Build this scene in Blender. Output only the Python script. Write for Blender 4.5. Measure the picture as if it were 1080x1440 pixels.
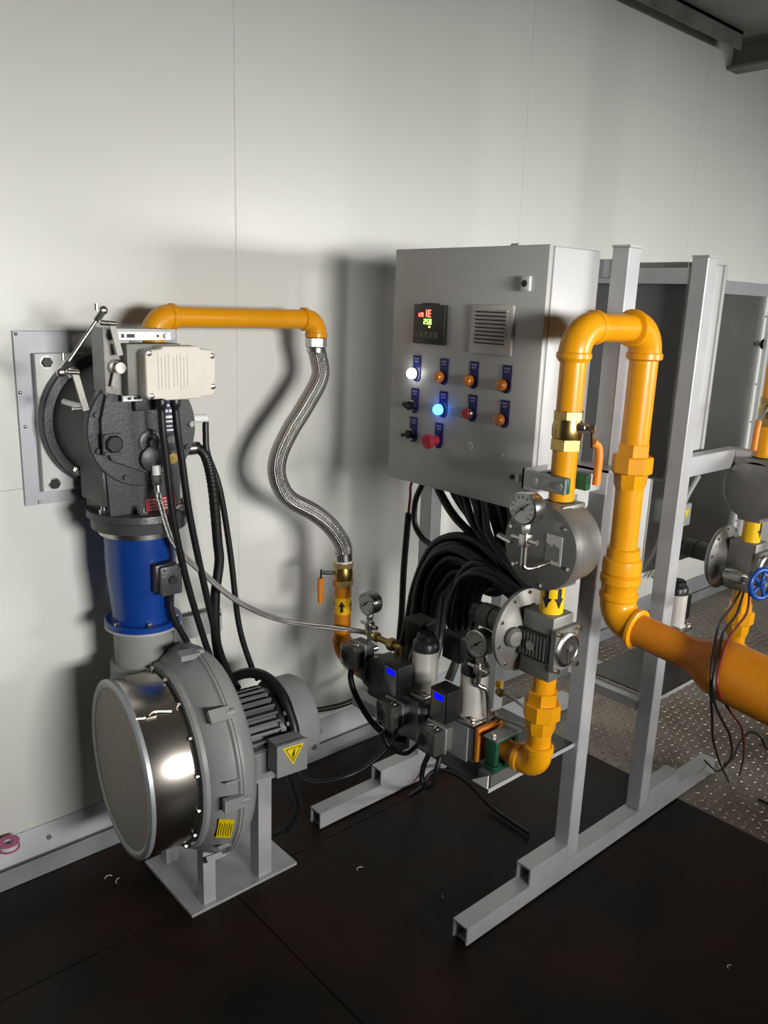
import bpy, bmesh, math, random
from mathutils import Vector, Matrix
random.seed(7)
for o in list(bpy.data.objects):
    bpy.data.objects.remove(o)
scene = bpy.context.scene
COL = scene.collection
R = math.radians
PI = math.pi

# ------------------------------------------------------------------ camera
yaw, pitch, roll, FPX = R(41.98), R(14.33), R(2.05), 1150.0
fwd = Vector((math.sin(yaw)*math.cos(pitch), math.cos(yaw)*math.cos(pitch), -math.sin(pitch)))
rgt = Vector((math.cos(yaw), -math.sin(yaw), 0))
upv = rgt.cross(fwd)
r2 = rgt*math.cos(roll) + upv*math.sin(roll)
u2 = -rgt*math.sin(roll) + upv*math.cos(roll)
cd = bpy.data.cameras.new('camera'); cam = bpy.data.objects.new('camera', cd); COL.objects.link(cam)
cd.sensor_fit = 'HORIZONTAL'; cd.sensor_width = 36.0; cd.lens = 36.0*FPX/1080.0
cd.clip_start = 0.02
mw = Matrix((r2, u2, -fwd)).transposed().to_4x4(); mw.translation = Vector((0, 0, 1.5))
cam.matrix_world = mw
scene.camera = cam

# ------------------------------------------------------------------ world, area lights outside two unseen openings added to shape the light, exposure
w = bpy.data.worlds.new('sky'); scene.world = w; w.use_nodes = True
bg = w.node_tree.nodes['Background']; bg.inputs[0].default_value = (0.80, 0.88, 1.0, 1); bg.inputs[1].default_value = 1.0

def area(name, loc, target, sx, sy, power, col):
    l = bpy.data.lights.new(name, 'AREA'); l.shape = 'RECTANGLE'; l.size = sx; l.size_y = sy
    l.energy = power; l.color = col
    o = bpy.data.objects.new(name, l); COL.objects.link(o); o.location = loc
    o.rotation_euler = (Vector(target)-Vector(loc)).to_track_quat('-Z', 'Y').to_euler()
    return o
area('unseen_daylight', (0.88, -3.20, 1.60), (0.98, 2.0, 1.55), 2.4, 0.6, 305, (1.0, 0.985, 0.95))
area('unseen_side_daylight', (3.9, -3.20, 1.60), (3.2, 2.0, 1.55), 3.0, 0.6, 225, (1.0, 0.985, 0.95))  # unseen source, added so the right part of the back wall is brighter
vs = scene.view_settings
vs.view_transform = 'Standard'; vs.look = 'None'; vs.gamma = 1.0; vs.use_curve_mapping = False
vs.exposure = 0.40

# ------------------------------------------------------------------ materials
MATS = {}
def M(name, col, rough=0.5, metal=0.0, col2=None, scale=8.0, lo=0.4, hi=0.7, bump=0.0, bscale=60.0, rough2=None,
      spec=0.5, emit=0.0, alpha=1.0, trans=0.0, ior=1.45, coat=0.0, detail=4.0):
    m = bpy.data.materials.new(name); m.use_nodes = True
    nt = m.node_tree; b = nt.nodes['Principled BSDF']; L = nt.links
    c4 = lambda c: (c[0], c[1], c[2], 1)
    b.inputs['Base Color'].default_value = c4(col)
    b.inputs['Roughness'].default_value = rough; b.inputs['Metallic'].default_value = metal
    b.inputs['Specular IOR Level'].default_value = spec; b.inputs['IOR'].default_value = ior
    b.inputs['Alpha'].default_value = alpha; b.inputs['Transmission Weight'].default_value = trans
    b.inputs['Coat Weight'].default_value = coat
    if emit > 0:
        b.inputs['Emission Color'].default_value = c4(col); b.inputs['Emission Strength'].default_value = emit
    if col2 is not None or bump > 0 or rough2 is not None:
        tc = nt.nodes.new('ShaderNodeTexCoord')
    if col2 is not None or rough2 is not None:
        n = nt.nodes.new('ShaderNodeTexNoise'); n.inputs['Scale'].default_value = scale; n.inputs['Detail'].default_value = detail
        L.new(tc.outputs['Object'], n.inputs['Vector'])
        mr = nt.nodes.new('ShaderNodeMapRange'); mr.inputs[1].default_value = lo; mr.inputs[2].default_value = hi
        L.new(n.outputs['Fac'], mr.inputs[0])
        if col2 is not None:
            mx = nt.nodes.new('ShaderNodeMix'); mx.data_type = 'RGBA'
            mx.inputs[6].default_value = c4(col); mx.inputs[7].default_value = c4(col2)
            L.new(mr.outputs[0], mx.inputs[0]); L.new(mx.outputs[2], b.inputs['Base Color'])
        if rough2 is not None:
            mf = nt.nodes.new('ShaderNodeMix'); mf.inputs[2].default_value = rough; mf.inputs[3].default_value = rough2
            L.new(mr.outputs[0], mf.inputs[0]); L.new(mf.outputs[0], b.inputs['Roughness'])
    if bump > 0:
        n2 = nt.nodes.new('ShaderNodeTexNoise'); n2.inputs['Scale'].default_value = bscale; n2.inputs['Detail'].default_value = 3
        L.new(tc.outputs['Object'], n2.inputs['Vector'])
        bp = nt.nodes.new('ShaderNodeBump'); bp.inputs['Strength'].default_value = bump; bp.inputs['Distance'].default_value = 0.01
        L.new(n2.outputs['Fac'], bp.inputs['Height']); L.new(bp.outputs[0], b.inputs['Normal'])
    MATS[name] = m
    return m

M('wall_paint', (0.70, 0.70, 0.66), 0.30, col2=(0.65, 0.65, 0.61), scale=1.4, lo=0.35, hi=0.75, bump=0.012, bscale=5, rough2=0.38)
M('room_paint', (0.20, 0.205, 0.20), 0.5)
M('ceiling_panel', (0.34, 0.34, 0.31), 0.55, col2=(0.26, 0.26, 0.24), scale=2)
M('beam_paint', (0.20, 0.20, 0.17), 0.5, col2=(0.10, 0.10, 0.09), scale=5)
M('floor_dark', (0.0085, 0.0070, 0.0055), 0.45, col2=(0.030, 0.0135, 0.0065), scale=3.2, lo=0.42, hi=0.72, bump=0.08, bscale=35, rough2=0.62, spec=0.22)
M('floor_tread', (0.26, 0.225, 0.180), 0.42, metal=0.2, col2=(0.12, 0.09, 0.062), scale=3.0, lo=0.4, hi=0.65, bump=0.05, bscale=60)
M('tread_bar', (0.42, 0.39, 0.34), 0.34, metal=0.5, col2=(0.20, 0.16, 0.12), scale=4)
M('galv', (0.40, 0.42, 0.43), 0.42, metal=0.45, col2=(0.33, 0.35, 0.36), scale=9, lo=0.35, hi=0.7)
M('galv_plate', (0.42, 0.43, 0.46), 0.42, metal=0.25, col2=(0.37, 0.38, 0.41), scale=7)
M('inner_plate', (0.58, 0.585, 0.57), 0.40, metal=0.15, col2=(0.48, 0.48, 0.47), scale=9)
M('shelf_steel', (0.085, 0.083, 0.080), 0.45, metal=0.3, col2=(0.06, 0.055, 0.05), scale=8)
M('frame_paint', (0.50, 0.50, 0.51), 0.36, metal=0.2, col2=(0.42, 0.42, 0.43), scale=10, lo=0.35, hi=0.75)
M('cabinet_paint', (0.47, 0.47, 0.445), 0.36, col2=(0.45, 0.45, 0.425), scale=3)
M('cabinet_white', (0.55, 0.555, 0.55), 0.34)
M('vent_plastic', (0.55, 0.53, 0.49), 0.5)
M('dark_slot', (0.02, 0.02, 0.02), 0.7)
M('burner_grey', (0.052, 0.058, 0.059), 0.36, col2=(0.041, 0.047, 0.048), scale=14, bump=0.10, bscale=160)
M('burner_dark', (0.035, 0.038, 0.038), 0.40, bump=0.08, bscale=160)
M('blower_grey', (0.265, 0.265, 0.265), 0.38, col2=(0.235, 0.235, 0.235), scale=12, bump=0.05, bscale=220)
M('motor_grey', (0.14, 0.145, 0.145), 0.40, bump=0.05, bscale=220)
M('chrome', (0.60, 0.56, 0.50), 0.24, metal=1.0)
M('steel', (0.56, 0.55, 0.52), 0.28, metal=1.0, col2=(0.42, 0.41, 0.39), scale=20)
M('polished', (0.52, 0.52, 0.50), 0.20, metal=1.0, rough2=0.30, scale=3)
M('bolt', (0.62, 0.62, 0.60), 0.25, metal=1.0)
M('cast_alu', (0.25, 0.245, 0.225), 0.44, metal=0.6, col2=(0.195, 0.19, 0.175), scale=16, bump=0.06, bscale=200)
M('alu_dark', (0.17, 0.165, 0.155), 0.42, metal=0.5)
M('yellow', (0.76, 0.320, 0.005), 0.30, col2=(0.68, 0.275, 0.004), scale=9, lo=0.4, hi=0.75)
M('yellow_band', (0.86, 0.50, 0.01), 0.35)
M('orange_pipe', (0.62, 0.215, 0.010), 0.36, col2=(0.54, 0.175, 0.008), scale=10)
M('blue_paint', (0.004, 0.040, 0.23), 0.32, coat=0.2)
M('wheel_blue', (0.008, 0.06, 0.30), 0.30)
M('brass', (0.46, 0.33, 0.11), 0.32, metal=1.0, col2=(0.34, 0.24, 0.085), scale=25)
M('handle_orange', (0.70, 0.22, 0.015), 0.45)
M('rubber', (0.008, 0.008, 0.008), 0.42)
M('black_plastic', (0.012, 0.012, 0.013), 0.36)
M('cap_black', (0.02, 0.02, 0.02), 0.35)
M('coil_grey', (0.46, 0.44, 0.40), 0.45)
M('valve_grey', (0.10, 0.10, 0.095), 0.42)
M('switch_body', (0.16, 0.16, 0.15), 0.45, metal=0.3)
M('smoke_plastic', (0.06, 0.06, 0.055), 0.12, spec=0.8, coat=0.6)
M('green_clamp', (0.012, 0.085, 0.040), 0.45)
M('clamp_steel', (0.30, 0.31, 0.30), 0.45, metal=0.5, col2=(0.20, 0.21, 0.20), scale=40)
M('beige', (0.66, 0.62, 0.54), 0.48, col2=(0.57, 0.53, 0.46), scale=14, lo=0.45, hi=0.8)
M('beige_print', (0.52, 0.49, 0.44), 0.6)
M('actuator_side', (0.20, 0.20, 0.18), 0.5)
M('bracket_grey', (0.30, 0.30, 0.29), 0.40, metal=0.6)
M('slot_strip', (0.55, 0.55, 0.54), 0.35, metal=0.7)
M('red_plate', (0.36, 0.015, 0.03), 0.4)
M('plate_text', (0.50, 0.40, 0.38), 0.5)
M('name_blue', (0.02, 0.02, 0.055), 0.4)
M('white', (0.72, 0.72, 0.70), 0.45)
M('dial', (0.50, 0.49, 0.46), 0.4)
M('black', (0.01, 0.01, 0.01), 0.5)
M('label_yellow', (0.80, 0.62, 0.0), 0.5)
M('label_print', (0.40, 0.30, 0.02), 0.6)
M('controller', (0.025, 0.022, 0.020), 0.4)
M('key_grey', (0.09, 0.085, 0.08), 0.5)
M('led_red', (1.0, 0.06, 0.03), emit=7.0)
M('led_green', (0.25, 1.0, 0.10), emit=4.0)
M('led_yellow', (1.0, 0.75, 0.1), emit=5.0)
M('lamp_white', (0.92, 0.95, 1.0), emit=9.0)
M('lamp_blue', (0.03, 0.22, 1.0), emit=9.0)
M('led_blue', (0.0, 0.0, 0.9), emit=1.6)
M('lamp_amber', (0.70, 0.20, 0.015), 0.25, coat=0.5)
M('button_red', (0.42, 0.03, 0.05), 0.4)
M('label_blue', (0.012, 0.014, 0.13), 0.35)
M('label_text', (0.22, 0.23, 0.42), 0.5)
M('tape_pink', (0.52, 0.12, 0.28), 0.4)
M('duct_pale', (0.24, 0.25, 0.235), 0.5)
M('wire_red', (0.16, 0.012, 0.012), 0.45)
M('conduit_grey', (0.34, 0.34, 0.33), 0.5)

def braid():
    m = bpy.data.materials.new('braid'); m.use_nodes = True
    nt = m.node_tree; b = nt.nodes['Principled BSDF']; L = nt.links
    b.inputs['Metallic'].default_value = 1.0; b.inputs['Roughness'].default_value = 0.30
    uv = nt.nodes.new('ShaderNodeUVMap'); sp = nt.nodes.new('ShaderNodeSeparateXYZ'); L.new(uv.outputs[0], sp.inputs[0])
    def mth(op, a, bb=None):
        n = nt.nodes.new('ShaderNodeMath'); n.operation = op
        for i, v in enumerate((a, bb)):
            if v is None: continue
            if isinstance(v, (int, float)): n.inputs[i].default_value = v
            else: L.new(v, n.inputs[i])
        return n.outputs[0]
    u = mth('MULTIPLY', sp.outputs[0], 2*PI*14); v = mth('MULTIPLY', sp.outputs[1], 2*PI/0.0085)
    s = mth('MULTIPLY', mth('SINE', mth('ADD', u, v)), mth('SINE', mth('SUBTRACT', u, v)))
    mr = nt.nodes.new('ShaderNodeMapRange'); mr.inputs[1].default_value = -0.9; mr.inputs[2].default_value = 0.5
    L.new(s, mr.inputs[0])
    mx = nt.nodes.new('ShaderNodeMix'); mx.data_type = 'RGBA'
    mx.inputs[6].default_value = (0.16, 0.15, 0.14, 1); mx.inputs[7].default_value = (0.66, 0.64, 0.60, 1)
    L.new(mr.outputs[0], mx.inputs[0]); L.new(mx.outputs[2], b.inputs['Base Color'])
    bp = nt.nodes.new('ShaderNodeBump'); bp.inputs['Strength'].default_value = 0.5; bp.inputs['Distance'].default_value = 0.002
    L.new(s, bp.inputs['Height']); L.new(bp.outputs[0], b.inputs['Normal'])
    MATS['braid'] = m
braid()

def mesh_filter():
    m = bpy.data.materials.new('filter_mesh'); m.use_nodes = True
    nt = m.node_tree; b = nt.nodes['Principled BSDF']; L = nt.links
    tc = nt.nodes.new('ShaderNodeTexCoord')
    br = nt.nodes.new('ShaderNodeTexVoronoi'); br.inputs['Scale'].default_value = 240
    L.new(tc.outputs['Object'], br.inputs['Vector'])
    mr = nt.nodes.new('ShaderNodeMapRange'); mr.inputs[1].default_value = 0.1; mr.inputs[2].default_value = 0.5
    L.new(br.outputs['Distance'], mr.inputs[0])
    mx = nt.nodes.new('ShaderNodeMix'); mx.data_type = 'RGBA'
    mx.inputs[6].default_value = (0.13, 0.122, 0.10, 1); mx.inputs[7].default_value = (0.32, 0.30, 0.255, 1)
    L.new(mr.outputs[0], mx.inputs[0]); L.new(mx.outputs[2], b.inputs['Base Color'])
    b.inputs['Metallic'].default_value = 0.1; b.inputs['Roughness'].default_value = 0.6
    MATS['filter_mesh'] = m
mesh_filter()

# ------------------------------------------------------------------ mesh builder
MIR = False                      # the second gas train stands mirrored about x = 1.875
XM = 3.75
ORG = {}
def flipx(v):
    return Vector((XM - v[0], v[1], v[2])) if MIR else Vector(v)

def frame_of(axis):
    a = Vector(axis).normalized()
    t = Vector((0, 0, 1)) if abs(a.z) < 0.9 else Vector((1, 0, 0))
    u = t.cross(a).normalized(); v = a.cross(u)
    return a, u, v

def catmull(pts, n=6):
    P = [Vector(p) for p in pts]
    if len(P) < 3 or n < 2: return P
    Q = [P[0]*2-P[1]] + P + [P[-1]*2-P[-2]]
    out = []
    for i in range(1, len(Q)-2):
        a, b, c, d = Q[i-1], Q[i], Q[i+1], Q[i+2]
        for k in range(n):
            t = k/n
            out.append(0.5*((2*b)+(c-a)*t+(2*a-5*b+4*c-d)*t*t+(3*b-a-3*c+d)*t*t*t))
    out.append(P[-1])
    return out

class MB:
    def __init__(self):
        self.v = []; self.f = []; self.uv = {}
    def add(self, verts, faces, uvs=None):
        n = len(self.v); self.v += [Vector(p) for p in verts]
        for i, fc in enumerate(faces):
            if uvs: self.uv[len(self.f)] = uvs[i]
            self.f.append([n+j for j in fc])
        return self
    def box(self, x0, x1, y0, y1, z0, z1, bev=0.0, seg=2):
        if bev <= 0:
            c = [(x, y, z) for x in (x0, x1) for y in (y0, y1) for z in (z0, z1)]
            return self.add(c, [(0,1,3,2),(4,6,7,5),(0,4,5,1),(2,3,7,6),(0,2,6,4),(1,5,7,3)])
        bm = bmesh.new(); bmesh.ops.create_cube(bm, size=1)
        for vv in bm.verts:
            vv.co = Vector(((x0+x1)/2+vv.co.x*(x1-x0), (y0+y1)/2+vv.co.y*(y1-y0), (z0+z1)/2+vv.co.z*(z1-z0)))
        bmesh.ops.bevel(bm, geom=bm.edges[:], offset=bev, segments=seg, affect='EDGES', profile=0.5)
        bm.verts.index_update()
        self.add([vv.co.copy() for vv in bm.verts], [[vv.index for vv in f.verts] for f in bm.faces]); bm.free()
        return self
    def obox(self, c, ux, uy, uz, sx, sy, sz):
        c = Vector(c); ux = Vector(ux).normalized()*sx/2; uy = Vector(uy).normalized()*sy/2; uz = Vector(uz).normalized()*sz/2
        p = [c+a*ux+b*uy+d*uz for a in (-1,1) for b in (-1,1) for d in (-1,1)]
        return self.add(p, [(0,1,3,2),(4,6,7,5),(0,4,5,1),(2,3,7,6),(0,2,6,4),(1,5,7,3)])
    def lathe(self, o, axis, prof, seg=28, caps=True, a0=0.0, ph=0.0):
        o = Vector(o); a, u, vv = frame_of(axis)
        pts = []; n = len(prof)
        for d, r in prof:
            for k in range(seg):
                t = 2*PI*k/seg+ph
                pts.append(o + a*d + (u*math.cos(t)+vv*math.sin(t))*r)
        fs = []
        for i in range(n-1):
            for k in range(seg):
                k2 = (k+1) % seg
                fs.append((i*seg+k, i*seg+k2, (i+1)*seg+k2, (i+1)*seg+k))
        if caps:
            fs.append(tuple(range(seg))[::-1]); fs.append(tuple((n-1)*seg+k for k in range(seg)))
        return self.add(pts, fs)
    def cyl(self, p0, p1, r0, r1=None, seg=24, bev=0.0):
        p0 = Vector(p0); p1 = Vector(p1); L = (p1-p0).length; r1 = r0 if r1 is None else r1
        if bev > 0:
            prof = [(0, r0-bev), (bev, r0), (L-bev, r1), (L, r1-bev)]
        else:
            prof = [(0, r0), (L, r1)]
        return self.lathe(p0, p1-p0, prof, seg)
    def ring(self, p0, p1, r, ri, seg=32):
        p0 = Vector(p0); p1 = Vector(p1); L = (p1-p0).length
        self.lathe(p0, p1-p0, [(0, ri), (0, r), (L, r), (L, ri), (0, ri)], seg, caps=False); return self
    def hexn(self, p0, p1, r):
        return self.lathe(p0, Vector(p1)-Vector(p0), [(0, r*0.93), (0.0012, r), ((Vector(p1)-Vector(p0)).length-0.0012, r), ((Vector(p1)-Vector(p0)).length, r*0.93)], 6)
    def dome(self, o, axis, r, h, seg=20, n=5):
        return self.lathe(o, axis, [(h*math.sin(PI/2*i/n), r*max(0.02, math.cos(PI/2*i/n))) for i in range(n+1)], seg)
    def tube(self, pts, r, seg=10, sub=6, rs=None):
        P = catmull(pts, sub); n = len(P)
        T = []
        for i in range(n):
            d = P[min(i+1, n-1)]-P[max(i-1, 0)]; T.append(d.normalized())
        t = Vector((0, 0, 1)) if abs(T[0].z) < 0.9 else Vector((1, 0, 0))
        u = (t - T[0]*t.dot(T[0])).normalized(); vs_ = []; ln = [0.0]
        for i in range(n):
            u = (u - T[i]*u.dot(T[i])).normalized(); b = T[i].cross(u)
            rr = r if rs is None else rs[min(len(rs)-1, int(round(i/(n-1)*(len(rs)-1))))]
            for k in range(seg):
                a = 2*PI*k/seg; vs_.append(P[i]+(u*math.cos(a)+b*math.sin(a))*rr)
            if i: ln.append(ln[-1]+(P[i]-P[i-1]).length)
        fs = []; uvs = []
        for i in range(n-1):
            for k in range(seg):
                k2 = (k+1) % seg
                fs.append((i*seg+k, i*seg+k2, (i+1)*seg+k2, (i+1)*seg+k))
                uvs.append(((k/seg, ln[i]), ((k+1)/seg, ln[i]), ((k+1)/seg, ln[i+1]), (k/seg, ln[i+1])))
        fs.append(tuple(range(seg))[::-1]); uvs.append([(0, 0)]*seg)
        fs.append(tuple((n-1)*seg+k for k in range(seg))); uvs.append([(0, 0)]*seg)
        return self.add(vs_, fs, uvs)
    def torus(self, c, axis, Rr, r, seg=32, s2=8):
        c = Vector(c); a, u, vv = frame_of(axis); pts = []; fs = []
        for i in range(seg):
            t = 2*PI*i/seg; d = u*math.cos(t)+vv*math.sin(t)
            for k in range(s2):
                q = 2*PI*k/s2; pts.append(c+d*(Rr+r*math.cos(q))+a*r*math.sin(q))
        for i in range(seg):
            for k in range(s2):
                i2 = (i+1) % seg; k2 = (k+1) % s2
                fs.append((i*s2+k, i2*s2+k, i2*s2+k2, i*s2+k2))
        return self.add(pts, fs)
    def prism(self, poly, o, u, v, d):
        o = Vector(o); u = Vector(u); v = Vector(v); d = Vector(d); n = len(poly)
        a = [o+u*p[0]+v*p[1] for p in poly]; b = [p+d for p in a]
        fs = [tuple(range(n))[::-1], tuple(range(n, 2*n))] + [(i, (i+1) % n, n+(i+1) % n, n+i) for i in range(n)]
        return self.add(a+b, fs)
    def build(self, name, mat, parent=None, smooth=True, ang=38):
        og = ORG[parent.name] if parent is not None else Vector((0, 0, 0))
        bm = bmesh.new(); ul = bm.loops.layers.uv.new('UVMap') if self.uv else None
        vv = [bm.verts.new(flipx(p)-og) for p in self.v]
        for i, fc in enumerate(self.f):
            try: f = bm.faces.new([vv[j] for j in fc])
            except ValueError: continue
            if ul is not None and i in self.uv:
                for lp, q in zip(f.loops, self.uv[i]): lp[ul].uv = q
        bmesh.ops.recalc_face_normals(bm, faces=bm.faces[:])
        me = bpy.data.meshes.new(name); bm.to_mesh(me); bm.free()
        if smooth:
            me.polygons.foreach_set('use_smooth', [True]*len(me.polygons)); me.set_sharp_from_angle(angle=R(ang))
        me.materials.append(MATS[mat])
        o = bpy.data.objects.new(name, me); COL.objects.link(o)
        if parent is not None: o.parent = parent
        ORG[o.name] = og
        return o

def thing(name, label, cat, loc=(0, 0, 0), group=None):
    o = bpy.data.objects.new(name, None); COL.objects.link(o)
    o.empty_display_size = 0.02
    loc = flipx(loc); o.location = loc; ORG[o.name] = loc.copy()
    o['label'] = label; o['category'] = cat
    if group: o['group'] = group
    return o
def tag(o, label, cat, group=None):
    o['label'] = label; o['category'] = cat
    if group: o['group'] = group
    return o
def struct(o):
    o['kind'] = 'structure'; return o
def share(src, parent, delta):
    c = src.copy(); COL.objects.link(c); c.parent = parent; c.location = src.location + Vector(delta); ORG[c.name] = ORG[src.name]; return c
def arc(c, p0, p1, n=8):
    """quarter bend from p0 to p1 about centre c"""
    c = Vector(c); a = Vector(p0)-c; b = Vector(p1)-c
    return [c+a*math.cos(PI/2*i/n)+b*math.sin(PI/2*i/n) for i in range(n+1)]

# ================================================================== THE SETTING
WY = 1.985; X0, X1, Y0, ZC = -2.6, 6.2, -1.70, 2.65
# floor: steel plates with open joints over a dark base
fl = struct(MB().box(X0, X1, Y0, WY+0.1, -0.05, -0.006).build('floor', 'floor_dark', None, False))
xs = [X0, -0.35, 0.95, 2.268, 3.9, X1]; ys = [Y0, 0.10, 1.612, WY]
for i in range(len(xs)-1):
    for j in range(len(ys)-1):
        MB().box(xs[i]+0.0015, xs[i+1]-0.0015, ys[j]+0.0015, ys[j+1]-0.0015, -0.006, 0.0).build(
            'floor_plate', 'floor_tread' if xs[i] > 2.2 else 'floor_dark', fl, False)
# raised tread bars of the chequer plate beyond the rail
tb = MB(); p = 0.030
i = 0; x = 2.285
while x < 4.6:
    y = 0.15
    while y < 1.95:
        a = R(45) if (int(round((y-0.15)/p)) + i) % 2 else R(-45)
        c, s = math.cos(a)*0.0125, math.sin(a)*0.0125; nx, ny = -math.sin(a)*0.0038, math.cos(a)*0.0038
        tb.add([(x-c, y-s, 0.0), (x+nx, y+ny, 0.0), (x+c, y+s, 0.0), (x-nx, y-ny, 0.0), (x-c*.6, y-s*.6, 0.0022), (x+c*.6, y+s*.6, 0.0022)],
               [(0, 3, 4), (0, 4, 1), (1, 4, 5), (4, 3, 5), (5, 3, 2), (1, 5, 2)])
        y += p
    x += p; i += 1
t = tb.build('tread_bars', 'tread_bar', fl, False); t['kind'] = 'stuff'

# back wall of enamelled sandwich panels
wb = struct(MB().box(X0, X1, WY+0.004, WY+0.08, 0, ZC+0.1).build('wall_back', 'room_paint', None, False))
px = [X0, -1.11, 0.055, 1.22, 2.385, 3.55, 4.715, X1]
for k in range(len(px)-1):
    MB().box(px[k]+0.0008, px[k+1]-0.0008, WY, WY+0.02, 0.0, ZC, bev=0.0015, seg=1).build('wall_panel', 'wall_paint', wb, False)
for xj in px[1:-1]:
    MB().box(xj-0.0011, xj+0.0011, WY-0.0004, WY+0.004, 0.13, ZC).build('joint_seal', 'white', wb, False)
MB().box(0.3, 0.632, WY-0.0006, WY+0.001, 1.0405, 1.0425).build('cut_line', 'bracket_grey', wb, False)
struct(MB().box(X0-0.08, X0, Y0, WY, 0, ZC).build('wall_left', 'room_paint', None, False))
struct(MB().box(X1, X1+0.08, Y0, WY, 0, ZC).build('wall_right', 'room_paint', None, False))
D0, D1, D2, D3, SL, LT = 0.36, 1.34, 2.9, 4.7, 1.10, 1.75      # two unseen openings behind the camera, sill and lintel set to shape the light
struct(MB().box(X0, D0, Y0-0.08, Y0, 0, ZC).box(D1, D2, Y0-0.08, Y0, 0, ZC).box(D3, X1, Y0-0.08, Y0, 0, ZC)
       .box(D0, D1, Y0-0.08, Y0, LT, ZC).box(D2, D3, Y0-0.08, Y0, LT, ZC).box(D0, D1, Y0-0.08, Y0, 0, SL).box(D2, D3, Y0-0.08, Y0, 0, SL).build('wall_front', 'room_paint', None, False))
ce = struct(MB().box(X0, X1, Y0, WY+0.1, ZC, ZC+0.08).build('ceiling', 'ceiling_panel', None, False))
struct(MB().box(X0, 3.62, WY-0.10, WY, ZC-0.012, ZC).box(X0, 3.62, WY-0.10, WY-0.094, ZC-0.07, ZC).build('trim_1', 'beam_paint', None, False))
rb = thing('roof_beam', 'dark steel roof beam crossing under the ceiling at the top right corner', 'beam', (3.75, 0.2, ZC-0.1))
MB().box(3.70, 3.80, Y0, WY, ZC-0.012, ZC-0.001).build('upper_flange', 'beam_paint', rb)
MB().box(3.746, 3.754, Y0, WY, ZC-0.10, ZC-0.012).build('web', 'beam_paint', rb)
MB().box(3.70, 3.80, Y0, WY, ZC-0.112, ZC-0.10).build('lower_flange', 'beam_paint', rb)

# galvanised skirting: sloped upper ledge, groove, lower channel
bs = struct(MB().prism([(0, 0.062), (0, 0.134), (-0.004, 0.134), (-0.024, 0.066), (-0.024, 0.062)], (X0, WY, 0), (0, 1, 0), (0, 0, 1), (X1-X0, 0, 0)).build('baseboard_back', 'galv', None, False))
MB().box(X0, X1, WY-0.016, WY, 0.0, 0.062).build('groove', 'dark_slot', bs, False)
MB().box(X0, X1, WY-0.026, WY-0.014, 0.0, 0.054, bev=0.002, seg=1).build('channel', 'galv', bs, False)
for k in range(9):
    MB().cyl((0.62+0.45*k, WY-0.0145, 0.100), (0.62+0.45*k, WY-0.0205, 0.098), 0.006, seg=10).build('screw', 'galv', bs)

# ================================================================== FRAME
fr = thing('equipment_frame', 'grey welded steel frame carrying both control cabinets and gas trains', 'frame', (1.875, 1.385, 0))
def chan_x(name, x0, x1, y0, y1, z0, z1, t=0.005):
    return MB().box(x0, x1, y0, y1, z1-t, z1).box(x0, x1, y0, y0+t, z0, z1-t).box(x0, x1, y1-t, y1, z0, z1-t).build(name, 'frame_paint', fr, False)
for y0 in (1.07, 1.652):
    rl = chan_x('base_rail', 1.28, 2.50, y0, y0+0.048, 0.006, 0.055)
    for x in (1.292, 1.88, 2.46):
        MB().box(x, x+0.03, y0+0.006, y0+0.04, 0.0, 0.012).build('foot', 'galv', rl, False)
    for x0, x1 in ((1.515, 1.672), (2.078, 2.255)):
        chan_x('rail_block', x0, x1, y0+0.001, y0+0.047, 0.055, 0.104)
    for x0 in (1.672, 2.030):
        pt = MB().box(x0, x0+0.048, y0+0.001, y0+0.046, 0.055, 1.640, bev=0.002, seg=1).build('post', 'frame_paint', fr, False)
        MB().box(x0-0.001, x0+0.049, y0, y0+0.047, 1.640, 1.645).build('post_cap', 'frame_paint', pt, False)
for x0 in (1.672, 2.030):
    for z0, z1 in ((0.365, 0.395), (1.575, 1.615)) if x0 > 2 else ((1.575, 1.615),):
        MB().box(x0+0.004, x0+0.044, 1.118, 1.652, z0, z1).build('crossbar', 'frame_paint', fr, False)
for x0, x1, e in ((1.335, 1.672, 1), (2.078, 2.415, -1)):
    sh = MB().box(x0, x1, 1.085, 1.33, 0.400, 0.404).box(x0, x1, 1.085, 1.089, 0.395, 0.404).build('shelf_plate', 'shelf_steel', fr, False)
    MB().box(x0, x1, 1.083, 1.085, 0.394, 0.405).build('shelf_lip', 'frame_paint', sh, False)
    xe = x0 if e > 0 else x1
    MB().prism([(0, 0), (0.05, 0), (0, 0.035)], (xe-0.002, 1.086, 0.404), (0, 1, 0), (0, 0, 1), (0.004, 0, 0)).build('gusset', 'white', sh, False)
    MB().box(x0+0.06, x0+0.10, 1.33, 1.66, 0.365, 0.400).build('shelf_arm', 'frame_paint', fr, False)
# angle arm that carries the pipe clamp of the near train
am = MB().box(1.604, 1.609, 1.025, 1.30, 1.090, 1.146).box(1.604, 1.674, 1.025, 1.30, 1.141, 1.146).build('angle_arm', 'frame_paint', fr, False)
MB().box(1.445, 1.604, 1.043, 1.050, 1.100, 1.140).build('clamp_strap', 'frame_paint', am, False)
MB().box(1.378, 1.383, 1.046, 1.090, 1.122, 1.166).box(1.378, 1.46, 1.085, 1.090, 1.122, 1.166).build('strap_hook', 'frame_paint', am, False)
# arm of the far train: out along the wall direction and then towards the aisle
MB().box(2.078, 2.372, 1.075, 1.112, 1.068, 1.124, bev=0.002, seg=1).build('side_arm', 'frame_paint', fr, False)
MB().box(2.334, 2.372, 0.72, 1.075, 1.068, 1.124, bev=0.002, seg=1).build('side_arm', 'frame_paint', fr, False)

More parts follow.
